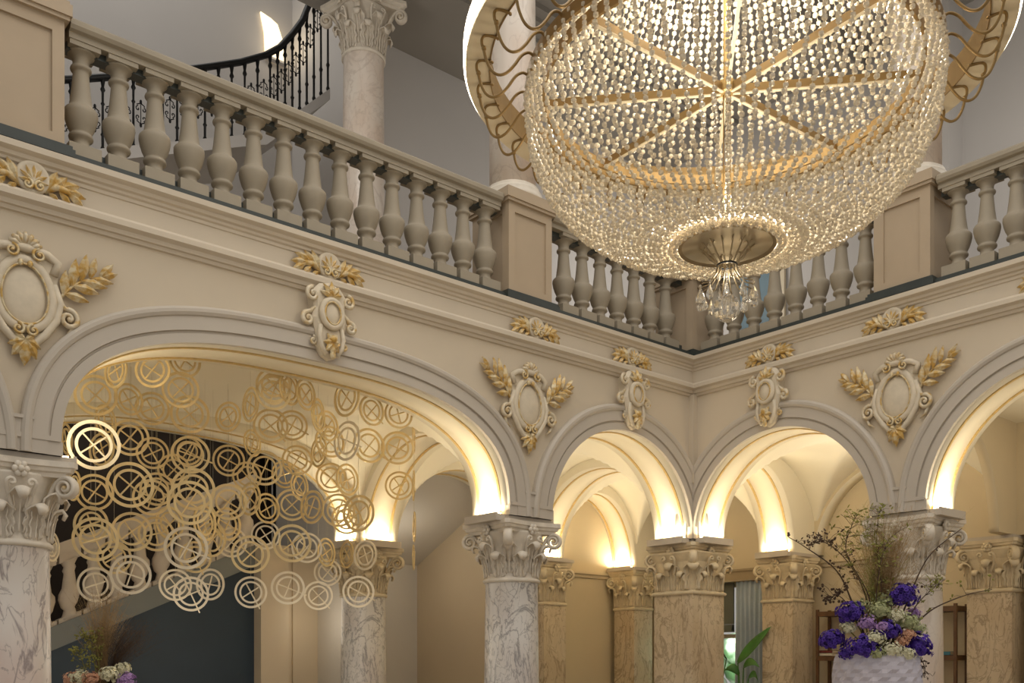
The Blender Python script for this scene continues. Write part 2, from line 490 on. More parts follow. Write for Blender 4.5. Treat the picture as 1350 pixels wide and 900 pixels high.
# stair hall behind the big arch
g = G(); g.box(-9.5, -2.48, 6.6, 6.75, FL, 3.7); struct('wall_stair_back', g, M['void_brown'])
g = G(); g.box(-3.68, -3.28, 4.10, 4.6, FL, 1.56); struct('wall_stair_pier', g, M['pier_plaster'])
g = G(); g.box(-3.28, -2.55, 4.55, 4.7, FL, 1.60); g.box(-3.0, -2.98, 4.52, 4.56, FL, 1.60); struct('wall_stair_panel', g, M['pier_plaster'])
def sl(x): return .12 + (x+6.25)*.455     # underside line of the stair string
g = G(); x0, x1 = -9.3, -3.68
g.add([(x0, 4.30, FL-.05), (x1, 4.30, FL-.05), (x1, 4.30, sl(x1)), (x0, 4.30, sl(x0)), (x0, 4.45, FL-.05), (x1, 4.45, FL-.05), (x1, 4.45, sl(x1)), (x0, 4.45, sl(x0))] if sl(x0) > FL else
      [(-9.0, 4.30, FL), (x1, 4.30, FL), (x1, 4.30, sl(x1)), (-9.0, 4.30, max(FL+.05, sl(-9.0))), (-9.0, 4.45, FL), (x1, 4.45, FL), (x1, 4.45, sl(x1)), (-9.0, 4.45, max(FL+.05, sl(-9.0)))],
      [(0, 1, 2, 3), (7, 6, 5, 4), (0, 4, 5, 1), (1, 5, 6, 2), (2, 6, 7, 3), (3, 7, 4, 0)])
struct('wall_stair_side', g, M['teal_wall'])
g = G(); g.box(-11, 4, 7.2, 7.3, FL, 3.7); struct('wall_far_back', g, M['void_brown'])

# gallery level
g = G()
g.box(-11, 6, 0.03, 3.6, 3.69, 3.735); g.box(0.03, 6, -6.6, 0.03, 3.69, 3.735); g.box(-11, -2.0, 3.6, 4.2, 3.69, 3.735); g.box(-2.6, 6, 3.6, 7.3, 3.69, 3.735)
g.box(-11, -2.6, 6.0, 7.3, 3.69, 3.735)
struct('floor_gallery', g, M['floor_stone'])
ZC = 8.72
g = G(); g.box(-2.30, 4.2, 3.95, 4.1, 3.735, ZC+.3); struct('wall_upper_north', g, M['upper_wall'])
g = G(); g.box(3.9, 4.05, -8, 4.0, 3.735, ZC+.3); g.box(3.5, 3.9, -1.5, -1.0, 3.735, ZC+.3); struct('wall_upper_east', g, M['upper_wall'])
g = G(); g.box(-12.5, -1.6, 6.9, 7.05, 3.735, 12.5); struct('wall_upper_stair', g, M['upper_wall'])
g = G(); g.box(-1.75, -1.6, 4.1, 7.0, 3.735, 12.5); struct('wall_upper_stair_side', g, M['upper_wall'])
g = G(); g.box(-12.5, 4.1, 2.8, 3.95, ZC, ZC+.3); g.box(-12.5, 4.1, -.1, 2.8, ZC+.25, ZC+.4); g.box(-.1, 4.1, -8, -.1, ZC+.25, ZC+.4); g.box(-12.5, -1.6, 3.9, 3.95, ZC+.02, ZC+3.9)
struct('ceiling', g, M['upper_ceiling'])
g = G()
for dz, dy0, dy1 in ((0, 2.55, 2.8), (.06, 2.45, 2.55), (.12, 2.35, 2.45), (.18, 2.2, 2.35)):
    g.box(-12.5, 3.9, dy0, dy1, ZC+dz, ZC+.3)
g.box(-12.5, 3.9, -.1, .65, ZC+.0, ZC+.3); g.box(-.1, .65, -8, -.1, ZC+.0, ZC+.3)
trim(g, M['upper_ceiling'])

# ---------------------------------------------------------------- columns
def leaf_mesh(r0, z0, r1, z1, w, curl):
    # acanthus leaf hugging the bell then curling outwards; lies in the x-z plane, width along y
    g = G(); g.smooth = True
    path = []; ws = []
    N = 12
    for i in range(N+1):
        t = i/N
        if t < .72:
            k = t/.72
            r = r0 + (r1-r0)*k**1.7; z = z0 + (z1-z0)*k
        else:
            k = (t-.72)/.28; a = k*2.6
            r = r1 + curl*sin(min(a, pi))*.9 + curl*(.35*k); z = z1 + curl*(cos(a)-1)*-0.0 + curl*(.5*sin(a*1.1) - .9*k*k)
        path.append((r, 0, z))
        lob = 1 + .20*sin(t*22)
        ws.append(max(.012, w*(.75+.35*sin(pi*min(1, t*1.1)))*lob*(1 if t < .8 else (1.15-t)/.35)))
    g.ribbon(path, ws, .014, (0, 1, 0), 6, -.16)
    # veins
    for s_ in (-1, 0, 1):
        g.tube([(p[0]+.016-abs(s_)*.008, s_*wd*.26, p[2]) for p, wd in list(zip(path, ws))[:9]], [.009*(1-i*.07) for i in range(9)], 5)
    return g

def volute_mesh(rc, zc, R, rin, zin):
    g = G(); g.smooth = True
    pts = []; wd = []; th = []
    # stalk from the bell
    for i in range(7):
        t = i/6
        pts.append((rin + (rc-rin)*t**1.3, 0, zin + (zc+R-zin)*(1-(1-t)**1.8))); wd.append(.030+.016*t); th.append(.017+.006*t)
    N = 30
    for i in range(1, N+1):
        t = i/N; a = pi/2 - t*2*pi*1.7; r = R*(1-t)**.8*.86 + R*.14
        pts.append((rc + r*cos(a), 0, zc + r*sin(a))); wd.append(.046+.006*t); th.append(.023*(1-.5*t))
    g.tube(pts, wd, 8, th, up=(0, 1, 0))
    g2 = G()
    return g

def build_capital(parent, z0, z1, half, rb, square, cm, eye, full=True):
    """capital from neck z0 to abacus top z1; half = abacus half side; rb = neck radius / half width"""
    h = z1-z0
    g = G(); g.smooth = not square
    sq = 14 if square else 0
    prof = [(rb*1.06, -.045), (rb*1.10, -.03), (rb*1.10, -.012), (rb*1.04, 0), (rb*1.0, .01), (rb*.99, h*.35), (rb*1.05, h*.62), (rb*1.2, h*.80), (rb*1.2, h*.83)]
    g.lathe(prof, 32, (0, 0, z0), pi/32*0, sq)
    cap = link('capital', g.mesh('capital', cm), parent)
    # abacus with concave sides and cut corners
    g = G(); n = 10; ring = []
    for q in range(4):
        a = q*pi/2
        for i in range(n):
            t = -1 + 2*i/(n-1)
            d = half*(1 - .15*(1-t*t)); u = half*.90*t
            ring.append((d*cos(a)-u*sin(a), d*sin(a)+u*cos(a)))
    k = len(ring)
    lv = [(.86, -.115), (.88, -.085), (.94, -.075), (.96, -.05), (1.0, -.042), (1.0, 0)]
    vs = [(x*s_, y*s_, z1+dz) for s_, dz in lv for x, y in ring]
    fs = [(j*k+i, j*k+(i+1) % k, (j+1)*k+(i+1) % k, (j+1)*k+i) for j in range(len(lv)-1) for i in range(k)]
    fs += [tuple(range(k))[::-1], tuple((len(lv)-1)*k+i for i in range(k))]
    g.add(vs, fs); link('abacus', g.mesh('abacus', cm), cap)
    # volutes on the diagonals
    dr = half*1.21 if not square else half*1.24
    R = .078
    vm = volute_mesh(dr-R*.3, z1-.115-R*.95, R, rb*1.02, z0+h*.30).mesh('volute', cm)
    ge = G(); ge.smooth = True
    ge.ball((dr-R*.3, 0, z1-.115-R*.95), .026, 8, 6, 1, 2.1, 1)
    em = ge.mesh('volute_eye', eye)
    for q in range(4):
        v = link('volute', vm, cap, rot=(0, 0, pi/4+q*pi/2))
        # the eye is the same turned boss on every scroll
        link('volute_eye', em, cap, rot=(0, 0, pi/4+q*pi/2))
    # rosettes
    g = G(); g.smooth = True
    rr = half*.90
    for i in range(6):
        a = i*pi/3; g.ball((rr, .038*cos(a), z1-.085+.038*sin(a)), .026, 6, 5, .8, 1, 1)
    g.ball((rr+.015, 0, z1-.085), .024, 6, 5)
    rm = g.mesh('rosette', cm)
    for q in range(4): link('rosette', rm, cap, rot=(0, 0, q*pi/2))
    # inner scrolls rising to each rosette
    g = G(); g.smooth = True
    for s_ in (-1, 1):
        pts = []; 
        for i in range(8):
            t = i/7; pts.append((rb*1.0+.02+(.07*t*t), s_*(.03+.09*t-.02*t*t), z0+h*.34+(h*.34)*t))
        for i in range(1, 10):
            a = -i*.62; r = .035*(1-i/11)
            pts.append((rb+.095, s_*(.10-.035+ r*cos(a)*1.0 +.0), z0+h*.68+r*-sin(a)*1.0))
        g.tube(pts, [.016]*8+[.013]*9, 6)
    hm = g.mesh('helix', cm)
    for q in range(4): link('helix', hm, cap, rot=(0, 0, q*pi/2))
    # leaves
    if square:
        big = leaf_mesh(rb*1.01, z0+.01, rb*1.12, z0+h*.52, rb*.62, .055).mesh('acanthus_leaf', cm)
        cor = leaf_mesh(rb*1.30, z0+.01, rb*1.42, z0+h*.50, rb*.66, .06).mesh('acanthus_leaf', cm)
        sid = leaf_mesh(rb*1.01, z0+.01, rb*1.08, z0+h*.34, rb*.46, .04).mesh('acanthus_leaf', cm)
        for q in range(4):
            link('acanthus_leaf', big, cap, rot=(0, 0, q*pi/2)); link('acanthus_leaf', cor, cap, rot=(0, 0, pi/4+q*pi/2))
            for s_ in (-1, 1):
                a = q*pi/2
                link('acanthus_leaf', sid, cap, loc=(-s_*rb*.52*sin(a), s_*rb*.52*cos(a), 0), rot=(0, 0, a))
    else:
        low = leaf_mesh(rb*1.02, z0+.01, rb*1.16, z0+h*.38, .155, .05).mesh('acanthus_leaf', cm)
        up = leaf_mesh(rb*1.0, z0+.05, rb*1.24, z0+h*.56, .15, .055).mesh('acanthus_leaf', cm)
        for q in range(8):
            link('acanthus_leaf', low, cap, rot=(0, 0, pi/8+q*pi/4)); link('acanthus_leaf', up, cap, rot=(0, 0, q*pi/4))
    return cap

def column(label, x, y, zb, zn, zt, r, square, shaft_mat, cm, half=.39, base=True, impost=True):
    t = thing('marble_pillar' if square else 'marble_column', label, 'column', (x, y, zb), 0, 'marble pillars' if square else 'marble columns', kind='thing')
    h = zn-zb
    g = G(); g.smooth = not square
    if square: g.lathe([(r*1.0, .16), (r, h-.045)], 32, square=30)
    else: g.lathe([(r*1.06, .16), (r*1.06, h*.4), (r*1.02, h*.8), (r, h-.06), (r*1.04, h-.045)], 40)
    link('shaft', g.mesh('shaft', shaft_mat), t)
    g = G(); q = 30 if square else 0
    g.smooth = not square
    g.lathe([(r*1.35, 0), (r*1.35, .06), (r*1.3, .065), (r*1.34, .09), (r*1.25, .12), (r*1.16, .13), (r*1.2, .15), (r*1.1, .165)], 32, square=q)
    link('base', g.mesh('base', cm), t)
    build_capital(t, h, zt-zb, half, r, square, cm, M['pale_gilt'])
    if impost:
        g = G(); hi = .305
        g.box(-hi, hi, -hi, hi, zt-zb, S-zb-.002); link('impost', g.mesh('impost', M['moulding_plaster']), t)
    return t

ZN, ZA = .90, 1.485
column('white and pink veined round marble column cropped by the left edge', -7.58, .29, FL, ZN, ZA, .28, False, M['marble_pink'], M['capital_stone'])
column('grey veined round marble column between the wide left arch and the narrow left arch', -2.66, .29, FL, ZN, ZA, .28, False, M['marble_grey'], M['capital_stone'])
column('pale round marble column behind the purple flower arrangement', .29, -2.66, FL, ZN, ZA, .28, False, M['marble_pale'], M['capital_stone'])
column('square brown veined marble pillar under the inner corner of the two arcades', .30, .30, FL, ZN, ZA, .315, True, M['marble_warm'], M['capital_warm'], .40)
column('round marble column at the back of the left aisle, behind the lowest hanging rings', -2.68, 3.22, FL, ZN, ZA, .28, False, M['marble_grey'], M['capital_warm'])
column('small square ochre pillar half hidden just right of the grey veined column', .30, 3.0, FL, ZN, ZA, .22, True, M['marble_warm'], M['capital_warm'], .30)
column('small square brown pillar in the vaulted corner, just left of the corner pillar', 2.30, 3.08, FL, ZN, ZA, .22, True, M['marble_warm'], M['capital_warm'], .30)
column('square ochre marble pillar between the curtained window and the bookshelf', 2.44, .29, FL, ZN, ZA, .25, True, M['marble_warm'], M['capital_warm'], .33)
column('square ochre marble pillar at the right edge, right of the bookshelf', 2.80, -2.45, FL, ZN, ZA, .27, True, M['marble_warm'], M['capital_warm'], .36)
# gallery columns
column('pale upper column with full carved capital behind the left balustrade', -2.66, 3.25, 3.735, 7.85, 8.55, .26, False, M['marble_pale'], M['capital_stone'], .42, impost=False)
column('pale upper column standing on the left panelled pedestal, left of the chandelier', -2.66, .27, 4.88, 7.85, 8.55, .235, False, M['marble_pale'], M['capital_stone'], .40, impost=False)
column('pale upper column standing on the right panelled pedestal, right of the chandelier', .27, -2.70, 4.88, 7.85, 8.55, .235, False, M['marble_pale'], M['capital_stone'], .40, impost=False)

# ---------------------------------------------------------------- lamps on the imposts
def area(loc, sx, sy, power, rot=(pi, 0, 0), col=(1, .87, .64)):
    l = bpy.data.lights.new('lamp', 'AREA'); l.shape = 'RECTANGLE'; l.size = sx; l.size_y = sy; l.energy = power; l.color = col
    o = bpy.data.objects.new('lamp', l); COL.objects.link(o); o.location = loc; o.rotation_euler = rot
    return o
def uplight(label, axis, u, side, v0, v1, power=7.0):
    # plank at an arch foot: u = jamb, side = direction into the opening
    c = mp(axis, u + side*.06, (v0+v1)/2, S-.02)
    t = thing('arch_uplight', label, 'uplight', c, 0, 'light ledges at the arch feet')
    du, dv = .07, (v1-v0)/2
    def bx(g, hu, hv, z0, z1, off=0):
        o_ = off*side
        if axis == 'L': g.box(o_-hu, o_+hu, -hv, hv, z0, z1)
        else: g.box(-hv, hv, o_-hu, o_+hu, z0, z1)
    g = G(); bx(g, du, dv, -.035, .03); bx(g, .012, dv, .03, .045, du-.012); link('ledge', g.mesh('ledge', M['moulding_plaster']), t)
    g = G(); bx(g, .02, dv*.9, .03, .045); link('light_strip', g.mesh('light_strip', M['led_warm']), t)
    p = mp(axis, u + side*.06, (v0+v1)/2, S+.045)
    # tilt the throw a little towards the soffit
    sx, sy = (.05, dv*1.7) if axis == 'L' else (dv*1.7, .05)
    area(p, sx, sy, power)
    return t
P = 11.5
uplight('light ledge at the right foot of the wide left arch', 'L', -2.96, -1, .03, .56, P)
uplight('light ledge at the left foot of the wide left arch', 'L', -7.30, 1, .03, .56, P)
uplight('light ledge at the left foot of the narrow left arch, over the grey veined column', 'L', -2.37, 1, .08, .56, P)
uplight('light ledge on the corner pillar facing the narrow left arch', 'L', -.03, -1, .03, .60, P)
uplight('light ledge on the corner pillar facing the narrow right arch', 'R', -.03, -1, .03, .60, P)
uplight('light ledge at the right foot of the narrow right arch, behind the tall dry grass', 'R', -2.37, 1, .08, .56, P)
uplight('light ledge at the left foot of the far right arch, over the pale column', 'R', -2.95, -1, .03, .56, P)
uplight('light ledge over the small pillar peeking out right of the grey veined column', 'R', 2.90, -1, .03, .55, P*.7)
uplight('light ledge on the aisle side of the corner pillar, facing the vaulted corner', 'R', .58, 1, .03, .55, P*.7)
uplight('light ledge over the small pillar left of the corner pillar', 'L', 2.18, -1, 2.93, 3.42, P*.7)
uplight('light ledge on the inner foot of the niche arch in the vaulted corner', 'L', .58, 1, 2.93, 3.42, P*.5)
uplight('light ledge over the pillar left of the bookshelf', 'L', 2.18, -1, .03, .56, P*.8)
uplight('light ledge on the corner pillar below the inner right arch', 'L', .58, 1, .03, .56, P*.6)
uplight('light ledge over the back column behind the hanging rings', 'L', -2.96, -1, 2.93, 3.46, P)
area((-7.2, 3.2, S+.05), .05, .45, P*.7)
uplight('light ledge on the back column towards the vaulted middle bay', 'R', 2.90, -1, -2.92, -2.40, P*.5)

# ---------------------------------------------------------------- balustrades
def baluster_mesh():
    g = G()
    g.box(-.118, .118, -.118, .118, 0, .125)
    g.smooth = True
    g.lathe([(.098, .125), (.082, .135), (.066, .155), (.060, .185), (.066, .205), (.086, .215), (.090, .228), (.086, .242), (.076, .248), (.078, .26), (.098, .30), (.114, .35), (.123, .395), (.122, .425), (.112, .440), (.092, .452), (.084, .475), (.079, .51), (.070, .58), (.061, .68), (.058, .72), (.060, .735), (.074, .742), (.078, .755), (.074, .768), (.060, .775), (.059, .81), (.068, .835), (.088, .855), (.104, .862), (.108, .872)], 24)
    g.smooth = False
    g.box(-.113, .113, -.113, .113, .872, .918)
    return g.mesh('baluster', M['baluster_stone'])
BAL = baluster_mesh()
RAILP = [(.03, 4.685), (.27, 4.685), (.27, 4.73), (.295, 4.74), (.31, 4.765), (.31, 4.80), (.295, 4.815), (.275, 4.83), (.02, 4.83), (.0, 4.815), (-.015, 4.80), (-.015, 4.765), (.0, 4.74), (.03, 4.73)]
def balustrade(label, axis, u0, u1, spots):
    loc = mp(axis, (u0+u1)/2, .15, 3.735)
    t = thing('stone_balustrade', label, 'balustrade', loc, 0 if axis == 'L' else -pi/2, 'gallery balustrades')
    hl = abs(u1-u0)/2
    g = G(); vs = [(s_*hl, v-.15, z-3.735) for s_ in (-1, 1) for v, z in RAILP]; k = len(RAILP)
    g.add(vs, [(j, (j+1) % k, k+(j+1) % k, k+j) for j in range(k)] + [tuple(range(k)), tuple(k+j for j in range(k))])
    link('handrail', g.mesh('handrail', M['baluster_stone']), t)
    g = G(); g.box(-hl, hl, -.205, .19, 0, .035); g.box(-hl, hl, -.185, .18, .035, .055)
    p = link('plinth', g.mesh('plinth', M['dark_plinth']), t); p['label'] = 'dark green grey plinth strip'
    g = G(); g.box(-hl, hl, -.05, .05, .055, .165); link('kerb', g.mesh('kerb', M['dark_plinth']), t)
    g = G(); g.box(-hl, hl, -.05, .05, .90, .952); link('rail_core', g.mesh('rail_core', M['dark_plinth']), t)
    for u in spots:
        a = u-(u0+u1)/2
        if axis == 'R': a = -a
        link('baluster', BAL, t, (a, 0, .055)).scale = (1, 1, .984)
    return t
balustrade('long stone balustrade above the wide left arch', 'L', -7.225, -3.02, [-7.105+.283*k for k in range(15)])
balustrade('short stone balustrade left of the gallery corner, under the chandelier', 'L', -2.32, -.08, [-.33-.283*k for k in range(7)][::-1])
balustrade('short stone balustrade right of the gallery corner, under the chandelier', 'R', -2.35, -.08, [-.225-.283*k for k in range(8)])
balustrade('stone balustrade at the right edge, right of the right pedestal', 'R', -5.6, -3.05, [-3.20-.275*k for k in range(9)])

def pedestal(label, x, y, hx, hy, top=4.745):
    t = thing('balustrade_pedestal', label, 'pedestal', (x, y, 3.735), 0, 'gallery pedestals')
    zt = top-3.735
    g = G(); hb = .022; fr = .085
    g.box(-hx+hb, hx-hb, -hy+hb, hy-hb, .05, zt)
    for sgn in (-1, 1):
        for ax in (0, 1):
            a, b = (hx, hy) if ax == 0 else (hy-hb, hx)
            def bx(u0, u1, z0, z1):
                n0, n1 = sorted((sgn*(b-hb), sgn*b))
                if ax == 0: g.box(u0, u1, n0, n1, z0, z1)
                else: g.box(n0, n1, u0, u1, z0, z1)
            bx(-a, -a+fr, .05, zt); bx(a-fr, a, .05, zt); bx(-a+fr, a-fr, .05, .05+fr*1.4); bx(-a+fr, a-fr, zt-fr*1.1, zt)
    link('body', g.mesh('body', M['pedestal_stone']), t)
    g = G(); g.box(-hx-.03, hx+.03, -hy-.03, hy+.03, zt, zt+.03); g.box(-hx-.045, hx+.045, -hy-.045, hy+.045, zt+.03, zt+.115); g.box(-hx-.03, hx+.03, -hy-.03, hy+.03, zt+.115, zt+.145)
    link('cap', g.mesh('cap', M['pedestal_stone']), t)
    g = G(); g.box(-hx-.06, hx+.06, -hy-.06, hy+.06, 0, .055); g.box(-hx-.045, hx+.045, -hy-.045, hy+.045, .055, .085); g.box(-hx-.025, hx+.025, -hy-.025, hy+.025, .085, .095)
    p = link('plinth', g.mesh('plinth', M['dark_plinth']), t); p['label'] = 'dark green grey plinth'
pedestal('panelled stone pedestal left of the chandelier, between long and short balustrade', -2.67, .27, .30, .30)
pedestal('panelled stone pedestal right of the chandelier', .27, -2.70, .30, .30)
pedestal('large panelled stone pedestal cropped by the top left corner', -7.58, .27, .305, .30)
pedestal('dim panelled stone pedestal in the gallery corner behind the crystal ball', .27, .27, .30, .30, 4.70)

# ---------------------------------------------------------------- gilded ornaments (local: x right along wall, -y out of the wall, z up)
def spiral(g, cx, cz, R, turns, start, sgn, r0, y=-.03, n=26, tail=None):
    pts = []; rad = []
    if tail:
        for i, p in enumerate(tail): pts.append((p[0], y, p[1])); rad.append(r0*(.45+.55*i/len(tail)))
    for i in range(n+1):
        t = i/n; a = start + sgn*t*turns*2*pi; r = R*(1-t)**.85 + R*.06
        pts.append((cx+r*cos(a), y-.012*t, cz+r*sin(a))); rad.append(r0*(1-.45*t))
    g.tube(pts, rad, 6)
    g.smooth, k = True, g.smooth
    g.ball((cx, y-.012, cz), R*.24, 7, 5, 1, .8, 1)
    g.smooth = k

def oval(cx, cz, a, b, n=40, y=0.0, top=0.0):
    return [(cx + a*cos(2*pi*i/n)*(1+top*sin(2*pi*i/n)), y, cz + b*sin(2*pi*i/n)) for i in range(n)]

def acan_spray(g, base, ang, L, mir):
    # stem with paired pointed leaves, ends in a leaf fan
    ca, sa = cos(ang), sin(ang)
    def P_(t, off=0):
        bend = .10*L*sin(pi*t)
        u = L*t*ca - (bend+off)*sa; w = L*t*sa + (bend+off)*ca
        return (base[0]+mir*u, -.022-.02*sin(pi*t), base[1]+w)
    g.smooth = True
    g.tube([P_(i/8) for i in range(9)], [.016-.0012*i for i in range(9)], 6)
    g.smooth = False
    for t, s_, l, w in ((.12, 1, .17, .07), (.15, -1, .16, .07), (.34, 1, .20, .075), (.38, -1, .17, .075), (.56, 1, .20, .07), (.58, -1, .17, .07), (.76, 1, .16, .06), (.78, -1, .15, .06), (.95, .35, .15, .06), (.97, -.4, .13, .055)):
        b = P_(t)
        d = ang + s_*(.85-.25*t)
        l *= 1.2; tip = (b[0]+mir*l*cos(d), b[1]-.012, b[2]+l*sin(d))
        g.leaf(b, tip, w*1.15, (0, -1, 0), .030, .016)

SPRAY = {}
def cartouche(label, axis, u, zc, sc=1.0, group=None):
    loc = mp(axis, u, 0, zc)
    t = thing('wall_cartouche', label, 'ornament', loc, 0 if axis == 'L' else -pi/2, 'gilded wall cartouches')
    if not SPRAY:
        # strapwork frame
        g = G(); g.smooth = True
        g.tube(oval(0, 0, .205, .27, 44, -.035, -.10), .042, 8, .03, closed=True)
        g.tube([(-.22, -.03, .20), (-.25, -.035, .30), (-.17, -.04, .345), (-.06, -.05, .36), (.06, -.05, .36), (.17, -.04, .345), (.25, -.035, .30), (.22, -.03, .20)], .035, 7, .028)
        g.tube([(-.22, -.03, .12), (-.27, -.035, -.02), (-.24, -.04, -.16), (-.15, -.04, -.30), (-.07, -.04, -.38), (0, -.05, -.41)], .032, 7, .028)
        g.tube([(.22, -.03, .12), (.27, -.035, -.02), (.24, -.04, -.16), (.15, -.04, -.30), (.07, -.04, -.38), (0, -.05, -.41)], .032, 7, .028)
        g.smooth = False
        out = [(-.22, .34), (-.10, .39), (.10, .39), (.22, .34), (.27, .22), (.25, .05), (.29, -.08), (.24, -.24), (.12, -.36), (0, -.43), (-.12, -.36), (-.24, -.24), (-.29, -.08), (-.25, .05), (-.27, .22)]
        n = len(out)
        g.add([(x, 0.005, z) for x, z in out] + [(x*.96, -.024, z*.97) for x, z in out], [(i, (i+1) % n, n+(i+1) % n, n+i) for i in range(n)] + [tuple(range(n)), tuple(n+i for i in range(n))])
        SPRAY['frame'] = g.mesh('frame', M['stucco'])
        g = G(); g.smooth = True
        g.ball((0, -.02, -.01), .19, 20, 10, .93, .20, 1.26); SPRAY['shield'] = g.mesh('shield', M['stucco'])
        g = G(); g.smooth = True
        g.tube(oval(0, -.005, .172, .236, 44, -.056, -.08), .009, 5, closed=True)
        for sx in (-1, 1):
            spiral(g, sx*.10, .315, .05, 1.4, pi/2, sx, .013, -.07)
        for sx in (-1, 1): g.ball((sx*.035, -.065, .235), .022, 6, 5, 1, .7, 1.3)
        SPRAY['gold_edging'] = g.mesh('gold_edging', M['gilt'])
        # crest shell
        g = G(); g.smooth = True
        for i in range(7):
            a = pi*(i+.5)/7
            g.tube([(.03*cos(a), -.05, .36+.02*sin(a)), (.085*cos(a), -.075, .37+.075*sin(a)), (.12*cos(a), -.055, .37+.105*sin(a))], [.012, .022, .016], 6)
        SPRAY['shell'] = g.mesh('shell', M['pale_gilt'])
        for nm, sx in (('L', -1), ('R', 1)):
            g = G(); g.smooth = True
            spiral(g, sx*.33, -.13, .075, 1.5, pi*.5, -sx, .026, -.04, tail=[(sx*.24, .10), (sx*.27, .0), (sx*.30, -.05)])
            g.tube([(sx*.36, -.03, -.19), (sx*.33, -.03, -.26), (sx*.27, -.03, -.30)], [.02, .016, .008], 6)
            SPRAY['scroll'+nm] = g.mesh('scroll', M['pale_gilt'])
            g = G(); acan_spray(g, (sx*.26, .02), radians(38), .42, sx)
            SPRAY['spray'+nm] = g.mesh('leaf_spray', M['gilt'])
        g = G()
        for a, l, w in ((-90, .20, .10), (-55, .16, .09), (-125, .16, .09), (-20, .13, .08), (-160, .13, .08), (30, .09, .06), (150, .09, .06)):
            r = radians(a); g.leaf((0, -.06, -.37), (l*cos(r), -.03, -.37+l*sin(r)), w, (0, -1, 0), .03, .015)
        g.smooth = True
        for sx in (-1, 1): spiral(g, sx*.055, -.29, .045, 1.4, pi*.5, sx, .014, -.07)
        SPRAY['palmette'] = g.mesh('palmette', M['gilt'])
    for nm, key in (('frame', 'frame'), ('shield', 'shield'), ('gold_edging', 'gold_edging'), ('shell', 'shell'), ('scroll', 'scrollL'), ('scroll', 'scrollR'), ('leaf_spray', 'sprayL'), ('leaf_spray', 'sprayR'), ('palmette', 'palmette')):
        link(nm, SPRAY[key], t)
    t.scale = (sc, 1, sc)
    return t
cartouche('gilded wall cartouche with leaf spray at the left edge, above the pink veined column', 'L', -7.55, 2.665, .91)
cartouche('gilded wall cartouche between the wide and narrow left arches', 'L', -2.70, 2.70, .91)
cartouche('gilded wall cartouche between the two right arches', 'R', -2.65, 2.72, .91)

CREST = {}
def crest(label, axis, u, zc=3.49, sc=1.0):
    t = thing('frieze_crest', label, 'ornament', mp(axis, u, -.012 if axis == 'L' else -.012, zc), 0 if axis == 'L' else -pi/2, 'shell crests on the frieze')
    if axis == 'R': t.location = (-.012, u, zc)
    if not CREST:
        g = G(); g.smooth = True
        n = 28
        pr = [(.118, 0.005), (.118, -.05), (.105, -.07), (.088, -.06), (.03, -.075)]
        vs = [(r*cos(2*pi*i/n), y, r*sin(2*pi*i/n)+.02) for r, y in pr for i in range(n)]
        fs = [(j*n+i, j*n+(i+1) % n, (j+1)*n+(i+1) % n, (j+1)*n+i) for j in range(len(pr)-1) for i in range(n)] + [tuple((len(pr)-1)*n+i for i in range(n)), tuple(range(n))]
        g.add(vs, fs); CREST['disc'] = g.mesh('disc', M['stucco'])
        g = G()
        for i in range(7):
            a = radians(-10+200*i/6)
            g.leaf((.015*cos(a), -.07, -.01+.015*sin(a)), (.10*cos(a), -.075, .0+.10*sin(a)), .03, (0, -1, 0), .014)
        g.smooth = True
        for sx in (-1, 1): spiral(g, sx*.04, -.045, .035, 1.3, pi*.5, sx, .012, -.075)
        CREST['fan'] = g.mesh('fan', M['gilt'])
        for nm, sx in (('L', -1), ('R', 1)):
            g = G(); g.smooth = True
            g.tube([(sx*.08, -.03, -.05), (sx*.16, -.05, .0), (sx*.24, -.05, -.01), (sx*.32, -.035, -.07)], [.022, .03, .026, .010], 6)
            g.smooth = False
            for b, tp, w in (((.10, -.04), (.17, .12), .07), ((.14, -.02), (.24, .10), .07), ((.19, 0), (.33, .06), .075), ((.22, -.01), (.37, -.02), .07), ((.24, -.02), (.36, -.10), .065), ((.18, -.03), (.27, -.12), .055), ((.11, -.06), (.18, -.11), .05)):
                g.leaf((sx*b[0], -.045, b[1]), (sx*tp[0], -.03, tp[1]), w, (0, -1, 0), .03, .02)
            CREST['wing'+nm] = g.mesh('leaf_wing', M['gilt'])
        g = G(); g.smooth = True
        g.tube([(-.17, -.03, -.10), (-.09, -.045, -.115), (0, -.05, -.10), (.09, -.045, -.115), (.17, -.03, -.10)], [.012, .018, .02, .018, .012], 6)
        CREST['band'] = g.mesh('scroll_band', M['stucco'])
    for nm, k in (('disc', 'disc'), ('fan', 'fan'), ('leaf_wing', 'wingL'), ('leaf_wing', 'wingR'), ('scroll_band', 'band')): link(nm, CREST[k], t)
    t.scale = (sc, 1, sc)
crest('gilded shell crest on the frieze above the left edge cartouche', 'L', -7.50)
crest('gilded shell crest on the frieze over the crown of the wide left arch', 'L', -5.07)
crest('gilded shell crest on the frieze above the cartouche between the left arches', 'L', -2.62, sc=.95)
crest('gilded shell crest on the frieze over the narrow left arch', 'L', -1.14, sc=.9)
crest('gilded shell crest on the frieze over the narrow right arch', 'R', -1.14, sc=.9)
crest('gilded shell crest on the frieze above the cartouche between the right arches', 'R', -2.62, sc=.95)
crest('gilded shell crest on the frieze cut by the right edge of the picture', 'R', -4.20)

